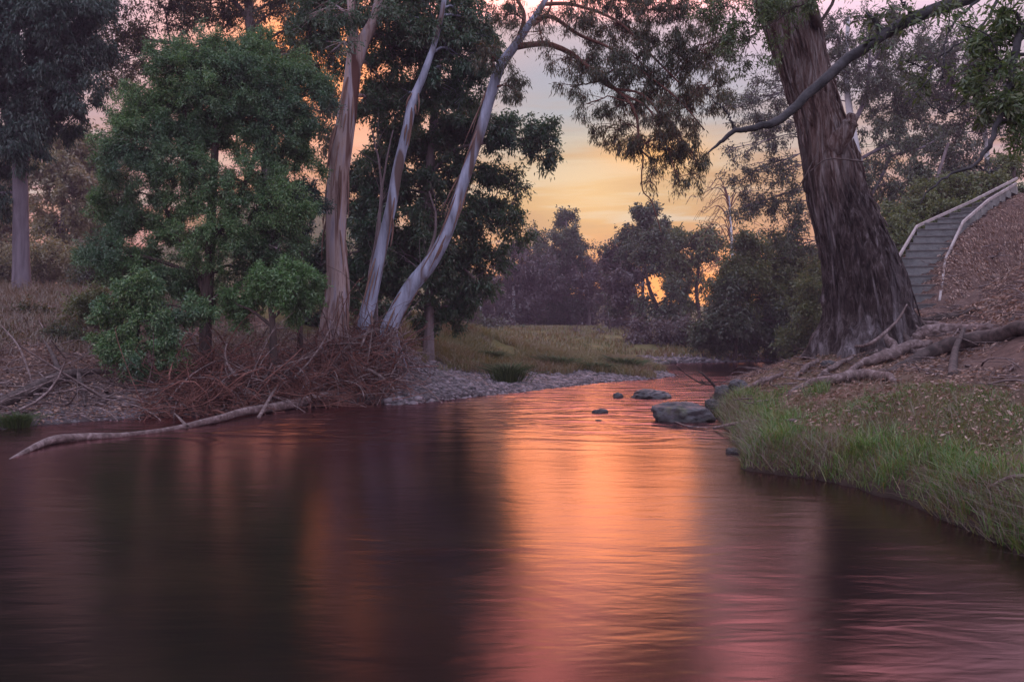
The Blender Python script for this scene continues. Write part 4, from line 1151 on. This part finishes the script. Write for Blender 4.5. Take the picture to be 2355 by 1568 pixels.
def flat_leaves(name, pts, L, W, lift):
    n = len(pts)
    a = rng.uniform(0, 2 * np.pi, n)
    e = .05
    gx_, gy_ = (Hg(pts[:, 0] + e, pts[:, 1]) - pts[:, 2]) / e, (Hg(pts[:, 0], pts[:, 1] + e) - pts[:, 2]) / e
    d = np.stack([np.cos(a), np.sin(a), np.cos(a) * gx_ + np.sin(a) * gy_ + rng.normal(size=n) * .3], 1)
    mb = MB()
    leaves(mb, pts + np.stack([np.zeros(n), np.zeros(n), rng.uniform(.005, lift, n)], 1), d, L * rng.uniform(.5, 1.3, n), W * rng.uniform(.6, 1.3, n))
    return tag(mb.build(name, M['litter']), kind='stuff')


lit3 = scatter(44000, (8, 19), (13, 27), lambda x, y: (lambda f: ~f[2] & (f[0]['R'] == f[1]) & (f[1] > 3.5) & (vn(x * .9, y * .9, 3) + .3 * vn(x * 3, y * 3, 1) > .52))(fields(x, y)), logy=False)
tag(flat_leaves('leaf_litter', lit3, .11, .03, .06), 'thick brown leaf and bark litter on the steep slope beside the stairway')


lit = scatter(52000, (2.6, 18), (4, 27), lambda x, y: (lambda f: ~f[2] & (f[0]['R'] == f[1]) & (f[1] > .25) & (f[1] < 12) & (vn(x * 1.1, y * 1.1, 13) + .3 * vn(x * 4, y * 4, 2) > .48))(fields(x, y)))
tag(flat_leaves('leaf_litter', lit, .055 + .05 * np.clip((lit[:, 1] - 6) / 10, 0, 1), .022, .05), 'brown fallen leaves carpeting the right bank below the stairway')
lit2 = scatter(40000, (-18, -2.6), (12, 26), lambda x, y: (lambda f: ~f[2] & (f[0]['L'] == f[1]) & (f[1] > .1) & (f[1] < 9))(fields(x, y)))
tag(flat_leaves('leaf_litter', lit2, .085, .03, .06), 'fallen leaves and bark scraps on the left bank')


def twigs(name, pts, ln, rad, mat, upz=.25, curl=.2):
    n = len(pts)
    a = rng.uniform(0, 2 * np.pi, n)
    d = np.stack([np.cos(a), np.sin(a), rng.normal(size=n) * upz], 1) * (ln * rng.uniform(.3, 1.3, n))[:, None]
    mid = pts + d * .5 + rng.normal(size=(n, 3)) * curl * np.linalg.norm(d, axis=1, keepdims=True)
    mid[:, 2] = np.maximum(mid[:, 2], pts[:, 2])
    t = np.linspace(0, 1, 6)[None, :, None]
    pa = (1 - t) ** 2 * pts[:, None] + 2 * t * (1 - t) * mid[:, None] + t ** 2 * (pts + d)[:, None]
    mb = MB()
    tubes(mb, pa, np.linspace(1, .45, 6)[None, :] * (rad * rng.lognormal(-.1, .5, n))[:, None], 3)
    return mb.build(name, M[mat])


tw = scatter(1700, (2.6, 17), (8, 24), lambda x, y: (lambda f: ~f[2] & (f[0]['R'] == f[1]) & (f[1] > .4 + .1 * (y < 12) * 20) & (f[1] < 9))(fields(x, y)))
tw3 = scatter(900, (8, 18), (13, 25), lambda x, y: (lambda f: ~f[2] & (f[0]['R'] == f[1]) & (f[1] > 3.5))(fields(x, y)), logy=False)
tw = np.vstack([tw, tw3])
tag(twigs('fallen_twigs', tw + [0, 0, .02], .5, .009, 'dead', .12), 'small fallen twigs strewn over the right bank', kind='stuff')
tw = scatter(1500, (-18, -4), (12.5, 24), lambda x, y: (lambda f: ~f[2] & (f[0]['L'] == f[1]) & (f[1] > .1) & (f[1] < 8))(fields(x, y)))
tag(twigs('fallen_twigs', tw + [0, 0, .03], .8, .011, 'dead', .25), 'dead twigs and sticks strewn over the left bank', kind='stuff')

# tangle of dead twigs hanging down the bank under the gums
n = 3600
bx = rng.uniform(-6.6, -2.7, n); by = np.empty(n)
edge = np.interp(bx, [-8.2, -5.3, -4.2, -3.1, -2.3], [12.8, 15.3, 16.4, 17.5, 17.1])
by = edge + rng.uniform(-.1, 3.2, n) ** 1.0
bz = Hg(bx, by) * rng.uniform(.75, 1.0, n) + rng.random(n) ** 2 * .75 * np.clip(1 - np.abs(by - edge - 1.5) / 2.4, .1, 1)
tag(twigs('brushwood', np.stack([bx, by, np.maximum(bz, .03)], 1), .85, .0085, 'twig', .55, .35), 'tangled heap of reddish dead twigs under the pale gums', kind='stuff')
n = 900
bx = np.where(rng.random(n) < .6, rng.uniform(-5.6, -2.5, n), rng.uniform(-12.5, -5, n))
edge = np.interp(bx, [-14, -11, -8.2, -5.3, -4.2, -3.1, -2.3], [8.2, 11.2, 13, 15.5, 16.6, 17.6, 17.2])
by = edge + rng.uniform(0, 2.6, n)
bz = Hg(bx, by) + rng.random(n) * np.where(bx > -5.6, .6, .2)
tag(twigs('bare_sticks', np.stack([bx, by, bz], 1), 1.1, .013, 'dead', .6, .15), 'pale bare sticks caught in the twig tangle', kind='stuff')

# gravel
def gravel(name, pts, size, mat='gravel'):
    v, f = I1
    n = len(pts)
    m = len(v)
    base = v[None] * (1 + .25 * rng.normal(size=(n, m, 1)) * .6)
    sc = size * rng.lognormal(0, .45, n)[:, None, None] * np.stack([rng.uniform(.7, 1.4, n), rng.uniform(.7, 1.2, n), rng.uniform(.35, .7, n)], 1)[:, None, :]
    a = rng.uniform(0, 6.28, n)
    w = base * sc
    x = w[..., 0] * np.cos(a)[:, None] - w[..., 1] * np.sin(a)[:, None]
    y = w[..., 0] * np.sin(a)[:, None] + w[..., 1] * np.cos(a)[:, None]
    w = np.stack([x, y, w[..., 2]], -1) + pts[:, None, :]
    mb = MB()
    mb.add(w.reshape(-1, 3), t=(np.arange(n)[:, None, None] * m + f[None]).reshape(-1, 3))
    return tag(mb.build(name, M[mat]), kind='stuff')


def t_gr(x, y):
    ds, d, ins = fields(x, y)
    gw = np.interp(x, [-3, 0, 3, 6], [3.8, 2.8, 1.4, .6]) + fbm(x * .7, y * .7, 4, 4) * 1.2
    return (ds['M'] < ds['L'] + .4) & (ds['M'] < ds['R']) & ((~ins & (d < gw + .5)) | (ins & (d < .25)))


gp = scatter(13000, (-3.4, 8), (16.8, 42), t_gr)
tag(gravel('gravel', gp, .042), 'grey river stones along the water edge of the grassy point')
gp = scatter(1800, (-12, -2.6), (11, 19), lambda x, y: (lambda f: (f[0]['L'] == f[1]) & ((~f[2] & (f[1] < 1.8)) | (f[2] & (f[1] < .1))))(fields(x, y)))
tag(gravel('gravel', gp, .026), 'small stones along the muddy foot of the left bank')
gp = scatter(2500, (7, 22), (40, 49), lambda x, y: (lambda f: ~f[2] & (f[1] < 2.5))(fields(x, y)))
tag(gravel('gravel', gp, .08), 'pale stones along the far water edge')

# tussocks
for x, y, w, h, lab in [(1168, 880, 84, 46, 'round dark green tussock on the gravel edge'), (1285, 848, 90, 26, 'broad low tussock in the middle of the grassy point'), (1440, 852, 90, 30, 'rushy tussock at the river tip of the grassy point'), (1375, 855, 60, 22, 'small rushy tussock beside the larger one at the tip'), (1130, 830, 50, 24, 'small tussock among the tall grass near the misty wood'), (30, 985, 60, 34, 'green sedge tuft at the water edge by the left photo edge')]:
    c = G(x, y)
    k = c[1] / F
    n = 420
    off = rng.normal(size=(n, 2)) * w * k * .2
    pts = np.stack([c[0] + off[:, 0], c[1] + w * k * .3 + off[:, 1], np.zeros(n)], 1)
    pts[:, 2] = np.maximum(Hg(pts[:, 0], pts[:, 1]), 0)
    hh = h * k * rng.uniform(.5, 1.1, n)
    d = np.stack([off[:, 0], off[:, 1], np.zeros(n)], 1) / (w * k * .3) * .5
    mb = MB()
    pa = np.stack([pts, pts + np.array([0, 0, 1]) * (hh * .7)[:, None] + d * (hh * .5)[:, None], pts + np.array([0, 0, 1]) * (hh * .9)[:, None] + d * (hh * 1.5)[:, None]], 1)
    tubes(mb, pa, np.array([.006, .005, .002]) * max(1, c[1] / 14), 3)
    tag(mb.build('tussock', M['grassg' if x > 1700 else 'tuss'], origin=c), lab, 'tussock', 'grass tussocks by the river')

# ------------------------------------------------------------------ air
hz = MB()
x0, x1, y0, y1, z0, z1 = -200, 200, -60, 190, -2.2, 24
hz.add([(x0, y0, z0), (x1, y0, z0), (x1, y1, z0), (x0, y1, z0), (x0, y0, z1), (x1, y0, z1), (x1, y1, z1), (x0, y1, z1)],
       [(0, 3, 2, 1), (4, 5, 6, 7), (0, 1, 5, 4), (1, 2, 6, 5), (2, 3, 7, 6), (3, 0, 4, 7)])
hm, hnt, hout = nt_new('haze_air')
pv = nd(hnt, 'ShaderNodeVolumePrincipled', {'Color': (.50, .38, .51, 1), 'Density': .0017, 'Anisotropy': .1})
hnt.links.new(pv.outputs[0], hout.inputs['Volume'])
tag(hz.build('haze', hm, smooth=False), kind='stuff')

# ------------------------------------------------------------------ sky, sun, camera
SUN_AZ, SUN_EL = math.radians(6.2), math.radians(12)
w = bpy.data.worlds.new('World')
scene.world = w
w.use_nodes = True
nt = w.node_tree
for n_ in list(nt.nodes):
    nt.nodes.remove(n_)
wout = nt.nodes.new('ShaderNodeOutputWorld')
bg = nt.nodes.new('ShaderNodeBackground')
nt.links.new(bg.outputs[0], wout.inputs[0])
tc = nt.nodes.new('ShaderNodeTexCoord')
dirv = tc.outputs['Generated']
sp_ = nd(nt, 'ShaderNodeSeparateXYZ', {0: dirv})
z = sp_.outputs[2]
az = math_(nt, 'ARCTAN2', sp_.outputs[0], sp_.outputs[1])
el = math_(nt, 'ARCSINE', z)
sky = ramp(nt, z, [(0, (.78, .23, .05)), (.06, (.82, .29, .06)), (.10, (.74, .31, .08)), (.14, (.64, .35, .11)), (.195, (.60, .41, .21)), (.235, (.48, .43, .35)), (.265, (.36, .39, .43)), (.31, (.34, .37, .45)), (.36, (.53, .43, .47)), (.41, (4.7, 1.65, 1.35)), (.54, (4.9, 1.8, 1.6)), (.70, (1.8, 1.3, 1.45)), (.85, (1.35, 1.3, 1.68)), (1, (1.32, 1.35, 1.78))])  # coral stops above the view are added to brighten water and backlight
# pinker away from the sunset
daz = math_(nt, 'ABSOLUTE', math_(nt, 'SUBTRACT', az, SUN_AZ))
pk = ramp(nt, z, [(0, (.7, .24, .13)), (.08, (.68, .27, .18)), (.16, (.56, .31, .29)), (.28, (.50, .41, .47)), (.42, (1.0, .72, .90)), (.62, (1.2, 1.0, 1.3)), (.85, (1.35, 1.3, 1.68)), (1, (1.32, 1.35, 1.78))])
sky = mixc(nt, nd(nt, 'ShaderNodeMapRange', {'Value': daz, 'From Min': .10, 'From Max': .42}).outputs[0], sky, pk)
ba = ramp(nt, z, [(0, (.95, .82, 1.0)), (.3, (1.35, 1.2, 1.48)), (1, (1.32, 1.35, 1.78))])  # unseen sky behind the eye, raised to light the foreground
sky = mixc(nt, nd(nt, 'ShaderNodeMapRange', {'Value': daz, 'From Min': .8, 'From Max': 2.2}).outputs[0], sky, ba)
# streaky clouds
cv = nd(nt, 'ShaderNodeCombineXYZ', {0: math_(nt, 'MULTIPLY', az, 4.5), 1: math_(nt, 'MULTIPLY', el, 40.0), 2: 0.0})
cn = nd(nt, 'ShaderNodeTexNoise', {'Vector': cv.outputs[0], 'Scale': 1.0, 'Detail': 5, 'Roughness': .52, 'Distortion': .5}).outputs['Fac']
low = nd(nt, 'ShaderNodeMapRange', {'Value': z, 'From Min': .30, 'From Max': .16}).outputs[0]
sky = mixc(nt, math_(nt, 'MULTIPLY', low, nd(nt, 'ShaderNodeMapRange', {'Value': cn, 'From Min': .52, 'From Max': .40, 'To Max': .8}).outputs[0]), sky, (.50, .27, .12))
sky = mixc(nt, math_(nt, 'MULTIPLY', low, nd(nt, 'ShaderNodeMapRange', {'Value': cn, 'From Min': .52, 'From Max': .62, 'To Max': .65}).outputs[0]), sky, (.66, .61, .50))
# glow above the hidden sun
ga = math_(nt, 'POWER', math_(nt, 'DIVIDE', math_(nt, 'SUBTRACT', az, math.radians(5.6)), math.radians(4.5)), 2.0)
ge = math_(nt, 'POWER', math_(nt, 'DIVIDE', math_(nt, 'SUBTRACT', el, math.radians(9.8)), math.radians(2.6)), 2.0)
gg = math_(nt, 'POWER', 2.718, math_(nt, 'MULTIPLY', math_(nt, 'ADD', ga, ge), -1.0))
sky = mixc(nt, math_(nt, 'MULTIPLY', gg, .45), sky, (1.05, .66, .26))
# fiery low band
gb = math_(nt, 'POWER', math_(nt, 'DIVIDE', math_(nt, 'SUBTRACT', az, math.radians(11)), math.radians(9)), 2.0)
gc = math_(nt, 'POWER', math_(nt, 'DIVIDE', math_(nt, 'SUBTRACT', el, math.radians(3.4)), math.radians(2.4)), 2.0)
gg2 = math_(nt, 'POWER', 2.718, math_(nt, 'MULTIPLY', math_(nt, 'ADD', gb, gc), -1.0))
sky = mixc(nt, math_(nt, 'MULTIPLY', gg2, .8), sky, (1.6, .50, .07))
# burning cloud to the left of the sunset
la = math_(nt, 'POWER', math_(nt, 'DIVIDE', math_(nt, 'ADD', az, math.radians(14)), math.radians(8.5)), 2.0)
lb = math_(nt, 'POWER', math_(nt, 'DIVIDE', math_(nt, 'SUBTRACT', el, math.radians(19)), math.radians(6.5)), 2.0)
lg = math_(nt, 'POWER', 2.718, math_(nt, 'MULTIPLY', math_(nt, 'ADD', la, lb), -1.0))
sky = mixc(nt, math_(nt, 'MULTIPLY', lg, .95), sky, (1.6, .52, .12))
oa = math_(nt, 'POWER', math_(nt, 'DIVIDE', math_(nt, 'SUBTRACT', az, math.radians(10.3)), math.radians(3.6)), 2.0)  # added orange streak, standing in for the glow around the arching leaves
ob_ = math_(nt, 'POWER', math_(nt, 'DIVIDE', math_(nt, 'SUBTRACT', el, math.radians(12.6)), math.radians(1.3)), 2.0)
og = math_(nt, 'POWER', 2.718, math_(nt, 'MULTIPLY', math_(nt, 'ADD', oa, ob_), -1.0))
sky = mixc(nt, math_(nt, 'MULTIPLY', og, .7), sky, (1.15, .52, .10))
ra = math_(nt, 'POWER', math_(nt, 'DIVIDE', math_(nt, 'SUBTRACT', az, math.radians(20)), math.radians(11)), 2.0)  # lilac cloud added above the view to brighten the water on the right
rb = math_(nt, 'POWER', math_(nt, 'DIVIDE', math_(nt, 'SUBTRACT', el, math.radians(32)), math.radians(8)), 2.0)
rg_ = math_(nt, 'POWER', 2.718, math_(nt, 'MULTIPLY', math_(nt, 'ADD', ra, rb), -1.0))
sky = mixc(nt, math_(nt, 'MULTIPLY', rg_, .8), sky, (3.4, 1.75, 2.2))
nish = nd(nt, 'ShaderNodeTexSky', sky_type='NISHITA', sun_disc=False, sun_elevation=SUN_EL, sun_rotation=SUN_AZ)
sc_ = mixc(nt, 1.0, sky, mixc(nt, 1.0, nish.outputs[0], (.003, .003, .003), 'MULTIPLY'), 'ADD')
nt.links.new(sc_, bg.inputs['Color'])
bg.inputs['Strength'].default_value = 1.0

sd_ = bpy.data.lights.new('sun', 'SUN')
sd_.energy = .11
sd_.angle = math.radians(13)
sd_.color = (1.0, .38, .10)
so = bpy.data.objects.new('sun', sd_)
COL.objects.link(so)
dv = Vector((math.sin(SUN_AZ) * math.cos(SUN_EL), math.cos(SUN_AZ) * math.cos(SUN_EL), math.sin(SUN_EL)))
so.rotation_euler = dv.to_track_quat('Z', 'Y').to_euler()

cam = bpy.data.cameras.new('camera')
cam.sensor_width = 36
cam.lens = 36 * F / 2354.0
cam.shift_y = -14.0 / 2354.0
cam.clip_end = 2000
cam.clip_start = .05
co = bpy.data.objects.new('camera', cam)
co.location = (0, 0, CH)
co.rotation_euler = (math.radians(90), 0, 0)
COL.objects.link(co)
scene.camera = co
scene.view_settings.view_transform = 'Standard'
scene.view_settings.look = 'None'
scene.view_settings.exposure = 0.22
scene.view_settings.gamma = 1.0
cy = scene.cycles
cy.max_bounces = 8
cy.diffuse_bounces = 3
cy.glossy_bounces = 3
cy.transmission_bounces = 4
cy.volume_bounces = 0
cy.sample_clamp_indirect = 4.0
